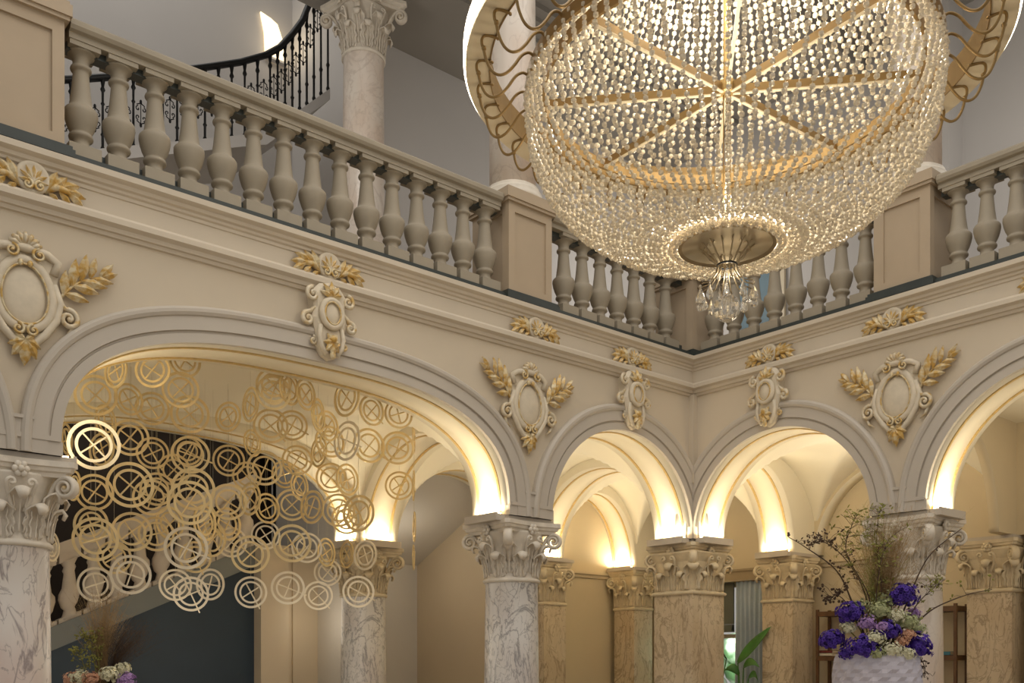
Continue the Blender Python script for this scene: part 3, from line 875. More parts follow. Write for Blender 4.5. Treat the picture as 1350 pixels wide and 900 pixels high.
KEY = {}
def keystone(label, axis, u, ztop, zbot):
    zc = (ztop+zbot)/2
    t = thing('keystone_cartouche', label, 'ornament', (u, -.06, zc) if axis == 'L' else (-.06, u, zc), 0 if axis == 'L' else -pi/2, 'keystone ornaments')
    if not KEY:
        g = G(); g.smooth = True
        out = [(-.10, .30), (0, .33), (.10, .30), (.17, .22), (.15, .10), (.17, 0), (.13, -.12), (.12, -.22), (.07, -.30), (0, -.33), (-.07, -.30), (-.12, -.22), (-.13, -.12), (-.17, 0), (-.15, .10), (-.17, .22)]
        n = len(out); g.smooth = False
        g.add([(x, .065, z) for x, z in out] + [(x, -.03, z) for x, z in out] + [(x*.8, -.06, z*.9) for x, z in out], [(j*n+i, j*n+(i+1) % n, (j+1)*n+(i+1) % n, (j+1)*n+i) for j in range(2) for i in range(n)] + [tuple(range(n)), tuple(2*n+i for i in range(n))])
        g.smooth = True
        g.tube(oval(0, .05, .095, .115, 36, -.08), .028, 7, closed=True)
        for sx in (-1, 1):
            g.tube([(sx*.10, -.06, -.06), (sx*.115, -.07, -.15), (sx*.10, -.07, -.23), (sx*.05, -.07, -.30)], .022, 6)
        KEY['body'] = g.mesh('body', M['stucco'])
        g = G(); g.smooth = True; g.ball((0, -.07, .05), .08, 16, 8, .95, .35, 1.2); KEY['boss'] = g.mesh('boss', M['stucco'])
        g = G(); g.smooth = True
        g.tube(oval(0, .05, .075, .095, 32, -.10), .008, 5, closed=True)
        g.smooth = False
        for a, l in ((90, .14), (55, .13), (125, .13), (20, .11), (160, .11)):
            r = radians(a); g.leaf((0, -.08, .19), (l*cos(r), -.06, .19+l*sin(r)), .055, (0, -1, 0), .025, .02)
        KEY['crown'] = g.mesh('gold_crown', M['gilt'])
        for nm, sx in (('L', -1), ('R', 1)):
            g = G(); g.smooth = True
            spiral(g, sx*.17, .19, .055, 1.4, pi*.5, -sx, .022, -.05)
            spiral(g, sx*.205, -.02, .05, 1.3, pi*.6, -sx, .024, -.03, tail=[(sx*.11, .12), (sx*.15, .08), (sx*.18, .05)])
            spiral(g, sx*.15, -.19, .035, 1.3, pi*.5, sx, .016, -.02)
            KEY['side'+nm] = g.mesh('side_scroll', M['pale_gilt'])
        g = G()
        for a, l in ((-90, .13), (-50, .10), (-130, .10), (0, .08), (180, .08), (60, .09), (120, .09)):
            r = radians(a); g.leaf((0, -.09, -.20), (l*cos(r), -.075, -.20+l*sin(r)), .06, (0, -1, 0), .03, .015)
        g.smooth = True; g.ball((0, -.10, -.17), .035, 8, 6); g.ball((0, -.09, -.30), .026, 8, 6, 1, 1, 1.5)
        KEY['drop'] = g.mesh('gold_drop', M['gilt'])
    for nm, k in (('body', 'body'), ('boss', 'boss'), ('gold_crown', 'crown'), ('side_scroll', 'sideL'), ('side_scroll', 'sideR'), ('gold_drop', 'drop')): link(nm, KEY[k], t)
    sc = (ztop-zbot)/.68
    t.scale = (min(1.1, sc), 1, sc)
keystone('gilded oval keystone ornament at the crown of the wide left arch', 'L', -5.09, 3.36, 2.66)
keystone('gilded oval keystone ornament at the crown of the narrow left arch', 'L', -1.15, 3.36, 2.66)
keystone('gilded oval keystone ornament at the crown of the narrow right arch', 'R', -1.15, 3.36, 2.66)

# ---------------------------------------------------------------- chandelier
CX, CY = -5.066, -4.355
D = 5.4
ZR = .583*D                 # rim height
RB = .2047*D                # rim radius
RS = .188*D                 # spoke ring
ch = thing('crystal_chandelier', 'huge basket chandelier of crystal bead strings with a gold halo ring', 'chandelier', (CX, CY, ZR))
def bowl_r(dz): # radius of the basket at dz below the rim
    q = min(1.0, dz/(.160*D)); return RB*(1-q**2.5)**(1/2.5)
RD = .050*D                 # bottom dish
def bead(g, p, r):
    # cut bead: a faceted double cone
    n = 6; vs = [(p[0], p[1], p[2]-r)]
    for zz, rr in ((-.45, .86), (.45, .86)):
        for i in range(n):
            a = 2*pi*(i + (.5 if zz > 0 else 0))/n
            vs.append((p[0]+r*rr*cos(a), p[1]+r*rr*sin(a), p[2]+r*zz))
    vs.append((p[0], p[1], p[2]+r)); fs = []
    for i in range(n):
        k = (i+1) % n
        fs += [(0, 1+k, 1+i), (1+i, 1+k, 1+n+i), (1+k, 1+n+k, 1+n+i), (1+n+i, 1+n+k, 1+2*n)]
    g.add(vs, fs)
def strand(path, pitch, r, jit=0.0):
    g = G(); acc = 0.0; last = path[0]; nxt = 0.0
    for p in path[1:]:
        L = sqrt(sum((p[i]-last[i])**2 for i in range(3)))
        while nxt <= acc+L:
            t = (nxt-acc)/max(L, 1e-9)
            bead(g, tuple(last[i]+(p[i]-last[i])*t + (random.uniform(-jit, jit) if jit else 0) for i in range(3)), r*random.uniform(.85, 1.1))
            nxt += pitch
        acc += L; last = p
    # the wire they hang on
    g.tube(path[::max(1, len(path)//12)] + [path[-1]], .0016, 3)
    return g
NS = 96
# lower basket: two strand variants, alternately shifted
low = []
for k in range(3):
    path = []
    for i in range(60):
        a = (i/59)**1.0*pi/2
        dz = .160*D*sin(a)**.9
        r = max(RD*.98, bowl_r(dz))
        path.append((r, 0, -dz))
        if r <= RD: break
    sh = k*.008
    low.append(strand([(p[0], p[1], p[2]-sh*0.5) for p in path], .0290, .0152, .005).mesh('lower_bead_string', M['crystal']))
for i in range(NS):
    link('lower_bead_string', low[i % 3], ch, rot=(0, 0, 2*pi*i/NS))
up = []
HT = 2.0
for k in range(3):
    path = []
    for i in range(50):
        t = i/49
        r = .22 + (RB*.985-.22)*((1-t)**1.55); path.append((r, 0, .03 + HT*t))
    up.append(strand(path, .0385, .0185, .006).mesh('upper_bead_string', M['crystal']))
for i in range(NS):
    link('upper_bead_string', up[i % 3], ch, rot=(0, 0, 2*pi*(i+.5)/NS))
# rim band and spoke ring
def ringband(r0, r1, z0, z1, n=96):
    g = G(); g.lathe([(r0, z0), (r1, z0), (r1, z1), (r0, z1), (r0, z0)], n, cap=False); return g
link('rim_band', ringband(RB*.985, RB*1.0, -.015, .05).mesh('rim_band', M['bronze']), ch)
link('spoke_ring', ringband(RS*.985, RS*1.0, -.02, .04).mesh('spoke_ring', M['bronze']), ch)
g = G(); g.box(.03, RS*.98, -.004, .004, -.012, .034); sp = g.mesh('spoke', M['bronze'])
yaw0 = atan2(2.54, 4.32)
g = G(); g.box(.03, RS*.98, -.009, .009, -.018, -.012); se = g.mesh('spoke_edge', M['champagne'])
for i in range(8): link('spoke_edge', se, link('spoke', sp, ch, rot=(0, 0, radians(11)+yaw0+i*pi/4)))
g = G(); g.lathe([(.03, -.02), (.045, -.01), (.045, .05), (.03, .06)], 20); link('hub', g.mesh('hub', M['brass']), ch)
ZD = -(.160*D)*.985         # dish height under the rim
g = G()
g.tube([(0, 0, 0), (0, 0, ZD+.05)], .006, 6)
for s_ in (-1, 1): g.tube([(s_*.014, -s_*.012, 0), (s_*.014, -s_*.012, ZD+.05)], .0035, 5)
link('centre_rod', g.mesh('centre_rod', M['bronze']), ch)
g = G()
for i in range(32): bead(g, (0, 0, -.03+i*(ZD+.08)/31), .0125)
link('centre_bead_string', g.mesh('centre_bead_string', M['crystal']), ch)
g = G(); g.tube([(0, 0, .06), (0, 0, 8.9-ZR)], .02, 10); g.lathe([(.16, HT-.02), (.26, HT), (.26, HT+.08), (.12, HT+.16), (.05, HT+.22)], 32); link('stem', g.mesh('stem', M['brass']), ch)
# halo
RO = .266*D; RI = .2425*D; HZ = .12
halo = link('halo_ring', ringband(RI, RO, HZ-.02, HZ+.10, 128).mesh('halo_ring', M['champagne']), ch)
link('halo_inner_band', ringband(RI-.008, RI-.001, HZ-.025, HZ+.12, 128).mesh('halo_inner_band', M['bronze']), halo)
link('halo_light_strip', ringband(RO+.001, RO+.012, HZ, HZ+.085, 128).mesh('halo_light_strip', M['led_white']), halo)
g = G(); g.smooth = True
kn = [(0, .03), (.03, .045), (.07, .02), (.11, -.04), (.15, -.085), (.19, -.10), (.225, -.08), (.25, -.03), (.262, .02), (.272, .055), (.270, .085), (.250, .098), (.215, .094), (.19, .088)]
arm = []
for i in range(len(kn)-1):
    p0, p1, p2, p3 = kn[max(0, i-1)], kn[i], kn[i+1], kn[min(len(kn)-1, i+2)]
    for k in range(4):
        u = k/4; f = [.5*((2*p1[c])+(p2[c]-p0[c])*u+(2*p0[c]-5*p1[c]+4*p2[c]-p3[c])*u*u+(3*p1[c]-p0[c]-3*p2[c]+p3[c])*u**3) for c in (0, 1)]
        arm.append((RB*.99+f[0]*1.04, .25*f[0]*(1-f[0]/.3), f[1]))
arm.append((RB*.99+.19*1.04, .01, .088))
g.ball((RB*.99+.262*1.04, .009, .03), .014, 6, 5)
g.tube(arm, .0080, 6)
am = g.mesh('scroll_arm', M['bronze'])
for i in range(40): link('scroll_arm', am, ch, rot=(0, 0, 2*pi*i/40))
# bottom dish with lit crystal collar and drop finial
g = G(); g.smooth = True
g.lathe([(RD, ZD+.0), (RD*.97, ZD-.012), (RD*.75, ZD+.03), (RD*.4, ZD+.055), (.03, ZD+.045), (.02, ZD+.06)], 48)
dish = link('bottom_dish', g.mesh('bottom_dish', M['dish_metal']), ch)
g = G()
for i in range(96):
    for j in range(3):
        a = 2*pi*(i+j*.33)/96; bead(g, ((RD+.012+.012*j)*cos(a), (RD+.012+.012*j)*sin(a), ZD+.006+.018*j), .012)
link('crystal_collar', g.mesh('crystal_collar', M['crystal']), dish)
link('collar_light', ringband(RD+.004, RD+.05, ZD+.028, ZD+.05, 64).mesh('collar_light', M['led_white']), dish)
ZF = ZD-.105
fin = None
g = G(); g.smooth = True; g.tube(oval(0, 0, .055, .055, 20), .006, 6, closed=True)
g = G(); g.smooth = True
n = 24; g.tube([(.052*cos(2*pi*i/n), .052*sin(2*pi*i/n), ZF) for i in range(n)], .006, 6, closed=True)
fin = link('finial_collar', g.mesh('finial_collar', M['iron']), ch)
g = G(); g.smooth = True
pr = [(RD*.62, 0, ZD+.02), (RD*.42, 0, ZD-.03), (.075, 0, ZD-.075), (.05, 0, ZF), (.062, 0, ZF-.05), (.10, 0, ZF-.10), (.15, 0, ZF-.115)]
g.tube(pr, [.004]*7, 5); g.tube([(.052, 0, ZF+.01), (.10, 0, ZF+.05), (.125, 0, ZF+.085), (.115, 0, ZF+.105), (.10, 0, ZF+.095)], .0035, 5)
rodm = g.mesh('finial_rod', M['dish_metal'])
for i in range(14): link('finial_rod', rodm, ch, rot=(0, 0, 2*pi*i/14))
g = G()
def drop(g, c, r, l):
    n = 6; lv = [(0, l*.5), (.28, l*.28), (.75, 0), (1.0, -l*.22), (.8, -l*.4), (.35, -l*.5)]
    vs = []; fs = []
    for q, z in lv:
        for i in range(n):
            a = 2*pi*i/n; vs.append((c[0]+r*max(.04, q)*cos(a), c[1]+r*max(.04, q)*sin(a)*.7, c[2]+z))
    for j in range(len(lv)-1):
        for i in range(n): fs.append((j*n+i, j*n+(i+1) % n, (j+1)*n+(i+1) % n, (j+1)*n+i))
    fs += [tuple(range(n)), tuple((len(lv)-1)*n+i for i in range(n))]
    g.add(vs, fs)
drop(g, (.15, 0, ZF-.175), .026, .10); drop(g, (.15, 0, ZF-.118), .008, .02); da = g.mesh('crystal_drop', M['crystal_clear'])
g = G(); drop(g, (.12, 0, ZF-.20), .020, .075); g.tube([(.14, 0, ZF-.115), (.12, 0, ZF-.165)], .002, 4); db = g.mesh('crystal_drop', M['crystal_clear'])
for i in range(10):
    link('crystal_drop', da, ch, rot=(0, 0, 2*pi*i/10))
    if i % 2: link('crystal_drop', db, ch, rot=(0, 0, 2*pi*(i+.5)/10))
g = G(); g.ball((0, 0, ZF-.235), .075, 12, 8); g.tube([(0, 0, ZF), (0, 0, ZF-.17)], .003, 4); b_ = link('crystal_ball', g.mesh('crystal_ball', M['crystal_clear']), ch); b_['label'] = 'faceted clear crystal ball'
def point(loc, power, r=.06, col=(1, .82, .55)):
    l = bpy.data.lights.new('lamp', 'POINT'); l.energy = power; l.shadow_soft_size = r; l.color = col
    o = bpy.data.objects.new('lamp', l); COL.objects.link(o); o.location = loc; return o
for i in range(4):
    a = yaw0+radians(33)+i*pi/2
    point((CX+.40*cos(a), CY+.40*sin(a), ZR+.62), 12, .10, (1, .92, .78))
point((CX, CY, ZR+ZD+.22), 22, .08, (1, .94, .82))
point((CX, CY, ZR+ZF-.06), 1.3, .03, (1, .93, .80))
# stem hangs from a roof beam of the glazed court
g = G(); g.box(-12.5, 0, CY-.12, CY+.12, 8.86, 9.0); struct('ceiling_beam', g, M['upper_ceiling'])

# ---------------------------------------------------------------- hanging double rings
RINGS=[(-6.59,1.43,2.41,0.184,252,51),(-6.83,0.72,1.81,0.207,253,37),(-6.22,1.62,2.12,0.171,251,53),(-6.37,0.65,2.5,0.15,231,51),(-6.24,1.6,2.47,0.149,283,31),(-5.95,1.79,2.47,0.161,250,27),(-6.01,0.94,2.46,0.163,248,47),(-5.65,1.61,2.43,0.185,248,39),(-5.86,2.02,2.09,0.158,250,29),(-5.62,1.67,2.05,0.186,248,67),(-5.36,2.38,2.24,0.152,248,59),(-6.27,2.27,2.11,0.164,207,25),(-5.29,1.54,2.45,0.151,209,33),(-5.31,1.0,2.46,0.166,181,64),(-5.25,0.65,2.58,0.161,243,43),(-5.01,2.14,2.15,0.168,246,58),(-4.91,1.38,2.39,0.175,243,39),(-4.57,2.5,2.46,0.152,297,73),(-4.77,1.8,2.05,0.183,244,68),(-6.58,0.94,2.52,0.15,198,17),(-6.6,2.26,2.16,0.15,323,28),(-6.07,0.7,2.66,0.15,274,62),(-4.69,2.38,2.06,0.158,245,40),(-5.55,2.26,2.0,0.164,249,49),(-6.41,1.08,1.58,0.201,251,50),(-6.47,1.85,1.61,0.171,253,56),(-5.79,2.09,1.75,0.167,249,66),(-5.72,1.36,1.66,0.202,247,57),(-5.98,1.73,1.6,0.175,250,73),(-5.89,1.03,1.47,0.201,248,58),(-5.2,1.73,1.64,0.185,246,53),(-4.54,2.2,1.7,0.166,280,32),(-4.21,2.26,1.78,0.178,242,44),(-6.67,1.19,1.09,0.192,253,20),(-6.23,1.55,1.23,0.183,251,40),(-5.89,1.85,1.27,0.17,249,16),(-5.81,1.31,1.09,0.2,248,61),(-5.35,2.2,1.11,0.166,247,18),(-5.31,1.85,1.26,0.177,201,38),(-4.87,2.38,1.32,0.165,245,48),(-4.99,1.67,1.12,0.194,244,45),(-4.47,2.38,1.43,0.16,244,34),(-6.44,1.91,0.75,0.165,252,21),(-6.24,1.55,0.83,0.183,251,72),(-5.56,2.2,0.81,0.163,248,32),(-5.54,1.85,0.7,0.174,248,24),(-5.11,2.38,0.85,0.17,215,74),(-4.76,2.14,0.77,0.171,244,34),(-4.38,2.03,0.83,0.182,242,69),(-4.52,1.67,1.27,0.2,242,38),(-4.09,2.14,1.3,0.17,241,54),(-3.55,2.62,1.09,0.163,240,52),(-3.81,2.38,0.79,0.167,241,41),(-5.25,0.65,2.51,0.161,243,71),(-5.09,0.64,2.57,0.15,295,74),(-4.92,0.64,2.55,0.15,295,48),(-4.56,1.59,2.49,0.159,242,62),(-4.62,0.94,2.46,0.165,307,16),(-3.87,2.26,2.42,0.173,181,19),(-3.97,1.84,2.45,0.176,266,43),(-3.61,2.44,2.18,0.178,240,52),(-4.21,2.14,2.26,0.168,242,59),(-4.47,0.65,2.6,0.185,190,50),(-4.03,1.38,2.37,0.21,190,73),(-3.61,1.61,2.42,0.193,264,53),(-4.37,1.19,2.44,0.156,286,51),(-3.74,1.85,2.06,0.179,285,26),(-3.67,1.73,1.68,0.203,207,34),(-3.68,2.15,1.76,0.191,240,66),(-3.4,2.44,1.72,0.18,239,33),(-3.87,0.64,2.54,0.15,254,21),(-3.2,1.66,2.46,0.19,236,73),(-2.69,2.38,2.19,0.177,236,34),(-3.66,0.7,2.79,0.157,150,54),(-3.35,1.12,2.45,0.165,321,29),(-2.81,1.9,2.11,0.18,149,56),(-2.8,1.9,1.62,0.18,150,21),(-2.81,1.9,1.26,0.15,321,72),(-3.29,2.62,1.32,0.165,179,41),(-3.29,2.2,1.28,0.178,197,20),(-3.42,2.14,0.84,0.185,238,68),(-3.74,2.32,1.29,0.166,293,31),(-6.54,1.73,1.29,0.168,227,17),(-6.23,2.03,1.03,0.161,252,34),(-6.46,2.5,1.76,0.15,187,67),(-5.05,2.09,1.47,0.175,283,63),(-4.18,1.86,1.71,0.182,195,63),(-4.02,2.44,2.04,0.165,295,50),(-6.64,2.62,1.16,0.15,315,33),(-5.66,2.09,1.42,0.169,286,43),(-5.52,1.56,1.38,0.178,300,32),(-6.33,1.97,2.32,0.16,305,17),(-4.05,2.75,2.21,0.16,268,24),(-4.85,1.97,1.74,0.176,191,44),(-4.19,0.64,2.52,0.151,275,49)]
ORD = ['first', 'second', 'third', 'fourth', 'fifth', 'sixth', 'seventh', 'eighth', 'ninth', 'tenth', 'eleventh', 'twelfth', 'thirteenth', 'fourteenth', 'fifteenth', 'sixteenth', 'seventeenth', 'eighteenth', 'nineteenth', 'twentieth']
CAM = Vector((-9.471, -7.692, 0)); FW = Vector((.64946, .76040, 0)); RT = Vector((.76040, -.64946, 0))
def flat_ring(R, w, d=.012, n=48):
    g = G(); vs = []; fs = []
    pr = [(R-w, -d/2), (R, -d/2), (R, d/2), (R-w, d/2)]
    for i in range(n):
        a = 2*pi*i/n
        for r, x in pr: vs.append((x, r*cos(a), r*sin(a)))
    for i in range(n):
        j = (i+1) % n
        for k in range(4):
            l = (k+1) % 4; fs.append((i*4+k, i*4+l, j*4+l, j*4+k))
    return g.add(vs, fs)
def hanging_ring(x, y, z, R, yaw, roll, mat, label):
    t = thing('ring_pendant', label, 'ring pendant', (x, y, z), radians(yaw), 'hanging double rings under the wide left arch')
    link('outer_ring', flat_ring(R, R*.135).mesh('outer_ring', mat), t)
    link('inner_ring', flat_ring(R*.70, R*.115, .010).mesh('inner_ring', mat), t)
    a = radians(roll); L = R*.62
    g = G(); g.tube([(.008, -L*cos(a), -L*sin(a)), (.008, L*cos(a)*.9, L*sin(a)*.9)], .0075, 6); link('short_rod', g.mesh('short_rod', mat), t)
    b = a+pi/2*random.choice((1, .93, 1.06)); L1 = R*random.choice((.62, .7, 1.18)); L2 = R*.6
    g = G(); g.tube([(-.008, -L1*cos(b), -L1*sin(b)), (-.008, L2*cos(b), L2*sin(b))], .0075, 6); link('long_rod', g.mesh('long_rod', mat), t)
    zt = vault_z(x, y, *V_BIG) + .01 if y > .58 else vault_z(x, .6, *V_BIG)
    g = G(); g.tube([(0, 0, R-.01), (0, 0, max(R+.05, zt-z))], .0012, 4); link('wire', g.mesh('wire', M['wire_steel']), t)
    return t
def place(r):
    v = Vector(r[:3]) - CAM; Z = v.dot(FW); return 675+1294*v.dot(RT)/Z, 875-1294*v.z/Z
rows = {}
for r in RINGS:
    px, py = place(r)
    row = min(9, max(0, int((py-470)/34)))
    rows.setdefault(row, []).append((px, r))
ROWN = ['top row', 'second row from top', 'third row from top', 'fourth row from top', 'fifth row from top', 'fifth row from bottom', 'fourth row from bottom', 'third row from bottom', 'second row from bottom', 'bottom row']
for row, items in rows.items():
    items.sort(key=lambda q: q[0])
    for i, (px, r) in enumerate(items):
        py = place(r)[1]
        d = (degr := (math.degrees(atan2(CAM.y-r[1], CAM.x-r[0]))-r[4]+180) % 360 - 180)
        turn = abs(d)
        look = 'facing the room' if turn < 25 else ('turned aslant' if turn < 62 else 'seen edge on')
        pale = (py > 700 and i % 3 == 0) or (py > 740) or r[3] > .205
        col = 'pale gold' if pale else 'gold'
        lab = '%s double ring %s, %s from left in the %s' % (col, look, ORD[i], ROWN[row])
        hanging_ring(*r, M['ring_pale'] if pale else M['ring_gold'], lab)

# ---------------------------------------------------------------- stone stair balustrade in the stair hall
SLO = .455
t = thing('stair_balustrade', 'pale stone stair balustrade rising to the right behind the hanging rings', 'balustrade', (-6.25, 4.33, sl(-6.25)))
def para(x0, x1, y0, y1, za, zb):
    g = G(); vs = []
    for z in (za, zb):
        for y in (y0, y1):
            for x in (x0, x1): vs.append((x, y, z + x*SLO))
    return g.add(vs, [(0, 2, 3, 1), (4, 5, 7, 6), (0, 1, 5, 4), (2, 6, 7, 3), (0, 4, 6, 2), (1, 3, 7, 5)])
xa, xb = -2.6, 2.57
p_ = link('string', para(xa, xb, -.06, .12, 0, .27).mesh('string', M['string_grey']), t); p_['label'] = 'grey sloping stair string'
link('handrail', para(xa, xb, -.07, .13, 1.06, 1.20).mesh('handrail', M['stair_stone']), t)
g = G(); g.smooth = True
g.lathe([(.10, .30), (.075, .34), (.06, .40), (.09, .44), (.12, .54), (.115, .60), (.08, .66), (.06, .82), (.075, .86), (.06, .90), (.10, .97)], 16)
g.smooth = False; g.box(-.125, .125, -.05, .10, .24, .32); g.box(-.12, .12, -.05, .10, .96, 1.08)
# sheared with the slope like the real stair balusters
g.v = [(x, y, z + x*SLO) for x, y, z in g.v]
sb = g.mesh('stair_baluster', M['stair_stone'])
for i in range(19): link('stair_baluster', sb, t, (xa+.16+i*.272, .02, (xa+.16+i*.272)*SLO))

# ---------------------------------------------------------------- iron stair railing upstairs
t = thing('iron_stair_railing', 'black iron stair railing with scrolls behind the left balustrade', 'railing', (-5.6, 5.0, 6.33))
RAILPTS = [(-7.2, 6.55), (-5.6, 7.25), (-4.8, 7.62), (-4.0, 8.03), (-3.55, 8.27), (-3.17, 8.52), (-2.95, 8.72), (-2.76, 8.98), (-2.6, 9.24), (-2.52, 9.45), (-2.40, 9.75), (-2.25, 10.1)]
def rail_z(x):
    for (a, za), (b, zb) in zip(RAILPTS, RAILPTS[1:]):
        if a <= x <= b: return za+(zb-za)*(x-a)/(b-a)
    return RAILPTS[-1][1]
ox, oz = -5.6, 6.33
g = G(); g.smooth = True
g.tube([(x-ox, 0, z-oz) for x, z in RAILPTS], .045, 8, .06, up=(0, 0, 1)); hr = link('handrail', g.mesh('handrail', M['iron']), t)
def bot_z(x): return min(rail_z(x)-.92, 6.33+(x+5.6)*.44+.0) if x < -3.2 else min(rail_z(x)-.92, 7.38+(x+3.2)*1.0)
g0 = None
def iron_baluster(x):
    g = G(); g.smooth = True
    zb, zt = bot_z(x)-oz, rail_z(x)-oz; h = zt-zb
    g.lathe([(r*1.45, z) for r, z in [(.012, zb), (.02, zb+.03), (.012, zb+.06), (.012, zb+.2*h), (.02, zb+.22*h), (.012, zb+.24*h), (.010, zb+.62*h), (.018, zb+.64*h), (.010, zb+.66*h), (.011, zb+.8*h), (.022, zb+.83*h), (.012, zb+.87*h), (.020, zb+.95*h), (.024, zt)]], 8)
    return g
x = -6.9; k = 0
xs = []
while x < -2.1:
    xs.append(x); x += .19 if x < -3.2 else .115
for x in xs: link('iron_baluster', iron_baluster(x).mesh('iron_baluster', M['iron']), t, (x-ox, 0, 0))
def scrolls():
    g = G(); g.smooth = True
    for sx in (-1, 1):
        for sz in (-1, 1):
            pts = []
            for i in range(14):
                a = pi/2 - i*.45; r = .036*(1-i/16)
                pts.append((sx*(.022+.016+r*cos(a)*.8), 0, sz*(.055+r*sin(a)*.9)))
            g.tube([(sx*.006, 0, sz*.13), (sx*.05, 0, sz*.105)] + pts, .0075, 5)
    g.tube([(0, 0, .17), (0, 0, -.17)], .006, 5)
    g.ball((0, 0, .15), .018, 6, 5, 1, 1, 1.6); g.ball((0, 0, -.15), .018, 6, 5, 1, 1, 1.6)
    return g
scm = scrolls().mesh('iron_scroll', M['iron'])
for a, b in zip(xs, xs[1:]):
    m_ = (a+b)/2; link('iron_scroll', scm, t, (m_-ox, 0, rail_z(m_)-oz-.50))
# the flight the railing stands on
g = G()
prof = [(x, bot_z(x)) for x in [-7.2+.1*i for i in range(51)]]
vs = []
for x, z in prof: vs += [(x, 4.9, z), (x, 6.3, z), (x, 4.9, z-.16), (x, 6.3, z-.16)]
n = len(prof); fs = []
for i in range(n-1):
    a, b = i*4, i*4+4; fs += [(a, b, b+1, a+1), (a+2, a+3, b+3, b+2), (a, a+2, b+2, b), (a+1, b+1, b+3, a+3)]
fs += [(0, 1, 3, 2), ((n-1)*4, (n-1)*4+2, (n-1)*4+3, (n-1)*4+1)]
g.add(vs, fs); struct('floor_stair_flight', g, M['upper_wall'])

# added glowing plate in place of a lit arch soffit above the stair
t = thing('soffit_glow_panel', 'added glowing plate standing in for a lit arch soffit above the black stair handrail', 'soffit glow', (-2.08, 6.85, 9.75))
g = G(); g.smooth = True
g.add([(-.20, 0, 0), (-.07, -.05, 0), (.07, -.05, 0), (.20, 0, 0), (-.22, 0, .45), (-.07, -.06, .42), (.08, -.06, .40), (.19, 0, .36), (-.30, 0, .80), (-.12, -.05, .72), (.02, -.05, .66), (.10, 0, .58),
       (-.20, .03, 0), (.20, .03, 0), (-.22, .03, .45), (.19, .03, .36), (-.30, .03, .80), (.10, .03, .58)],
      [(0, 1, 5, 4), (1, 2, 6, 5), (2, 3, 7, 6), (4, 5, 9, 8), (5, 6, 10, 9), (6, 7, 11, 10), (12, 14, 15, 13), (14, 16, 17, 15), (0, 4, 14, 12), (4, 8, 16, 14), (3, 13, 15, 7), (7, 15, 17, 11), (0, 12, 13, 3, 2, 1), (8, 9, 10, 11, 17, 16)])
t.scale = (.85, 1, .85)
link('glow_plate', g.mesh('glow_plate', M['soffit_glow']), t)
g = G(); g.box(-.21, .21, -.06, .03, -.04, 0); link('plate_foot', g.mesh('plate_foot', M['upper_wall']), t)
point((-2.08, 6.5, 9.9), 3, .12, (1, .85, .62))  # added light in front of the glowing plate

# upstairs door
t = thing('upstairs_door', 'grey blue door seen between the balusters right of the crystal ball', 'door', (3.88, 1.80, 3.735))
g = G(); g.box(-.03, .0, -.42, .42, .0, 2.75); lf = link('door_leaf', g.mesh('door_leaf', M['door_teal']), t)
g = G()
for y0 in (-.32, .06):
    for z0, z1 in ((.2, 1.1), (1.3, 2.55)): g.box(-.045, -.03, y0, y0+.26, z0, z1)
link('door_panel', g.mesh('door_panel', M['door_teal']), lf)
g = G(); g.box(-.05, .0, -.52, -.42, 0, 2.85); g.box(-.05, .0, .42, .52, 0, 2.85); g.box(-.05, .0, -.42, .42, 2.75, 2.85); link('door_frame', g.mesh('door_frame', M['frame_cream']), t)
g = G(); g.tube([(-.05, -.35, 1.05), (-.10, -.35, 1.05), (-.10, -.24, 1.05)], .011, 6); link('door_handle', g.mesh('door_handle', M['brass']), lf)

# ---------------------------------------------------------------- window side of the right aisle
g = G(); yw0, yw1, zw0, zw1 = .92, 2.80, FL+.25, 1.25
fr = .07
g.box(2.93, 3.01, yw0, yw0+fr, zw0, zw1); g.box(2.93, 3.01, yw1-fr, yw1, zw0, zw1); g.box(2.93, 3.01, yw0, yw1, zw1-fr, zw1); g.box(2.93, 3.01, yw0, yw1, zw0, zw0+fr)
g.box(2.94, 3.00, 1.46, 1.54, zw0, zw1); g.box(2.94, 3.00, 2.15, 2.22, zw0, zw1); g.box(2.94, 3.00, yw0, yw1, .40, .46)
wf = struct('window_1', g, M['frame_cream'])
g = G(); g.box(2.97, 2.975, yw0, yw1, zw0, zw1)
m_, nt_, b_n = new_mat('pane'); b_n.inputs['Transmission Weight'].default_value = 1; b_n.inputs['Roughness'].default_value = 0; b_n.inputs['IOR'].default_value = 1.02
pn = link('window_pane', g.mesh('window_pane', M['pane']), wf)
# garden beyond the window
m_, nt_, b_n = new_mat('garden')
tcn = nt_.nodes.new('ShaderNodeTexCoord'); nn = nt_.nodes.new('ShaderNodeTexNoise'); nn.inputs['Scale'].default_value = 2.6; nn.inputs['Detail'].default_value = 5
rr_ = nt_.nodes.new('ShaderNodeValToRGB'); rr_.color_ramp.elements[0].position = .42; rr_.color_ramp.elements[1].position = .58
rr_.color_ramp.elements[0].color = srgb(92, 130, 84); rr_.color_ramp.elements[1].color = srgb(196, 214, 190)
nt_.links.new(tcn.outputs['Object'], nn.inputs['Vector']); nt_.links.new(nn.outputs['Fac'], rr_.inputs['Fac']); nt_.links.new(rr_.outputs['Color'], b_n.inputs['Base Color'])
g = G(); g.smooth = True
rng = random.Random(4)
for i in range(60): g.ball((4.6+rng.uniform(0, 1.2), rng.uniform(-.4, 4.8), rng.uniform(FL, .5)), rng.uniform(.18, .42), 8, 6)
hd = link('garden_hedge', g.mesh('garden_hedge', M['garden'])); tag(hd, 'bright green garden foliage outside the window', 'hedge', kind='stuff')
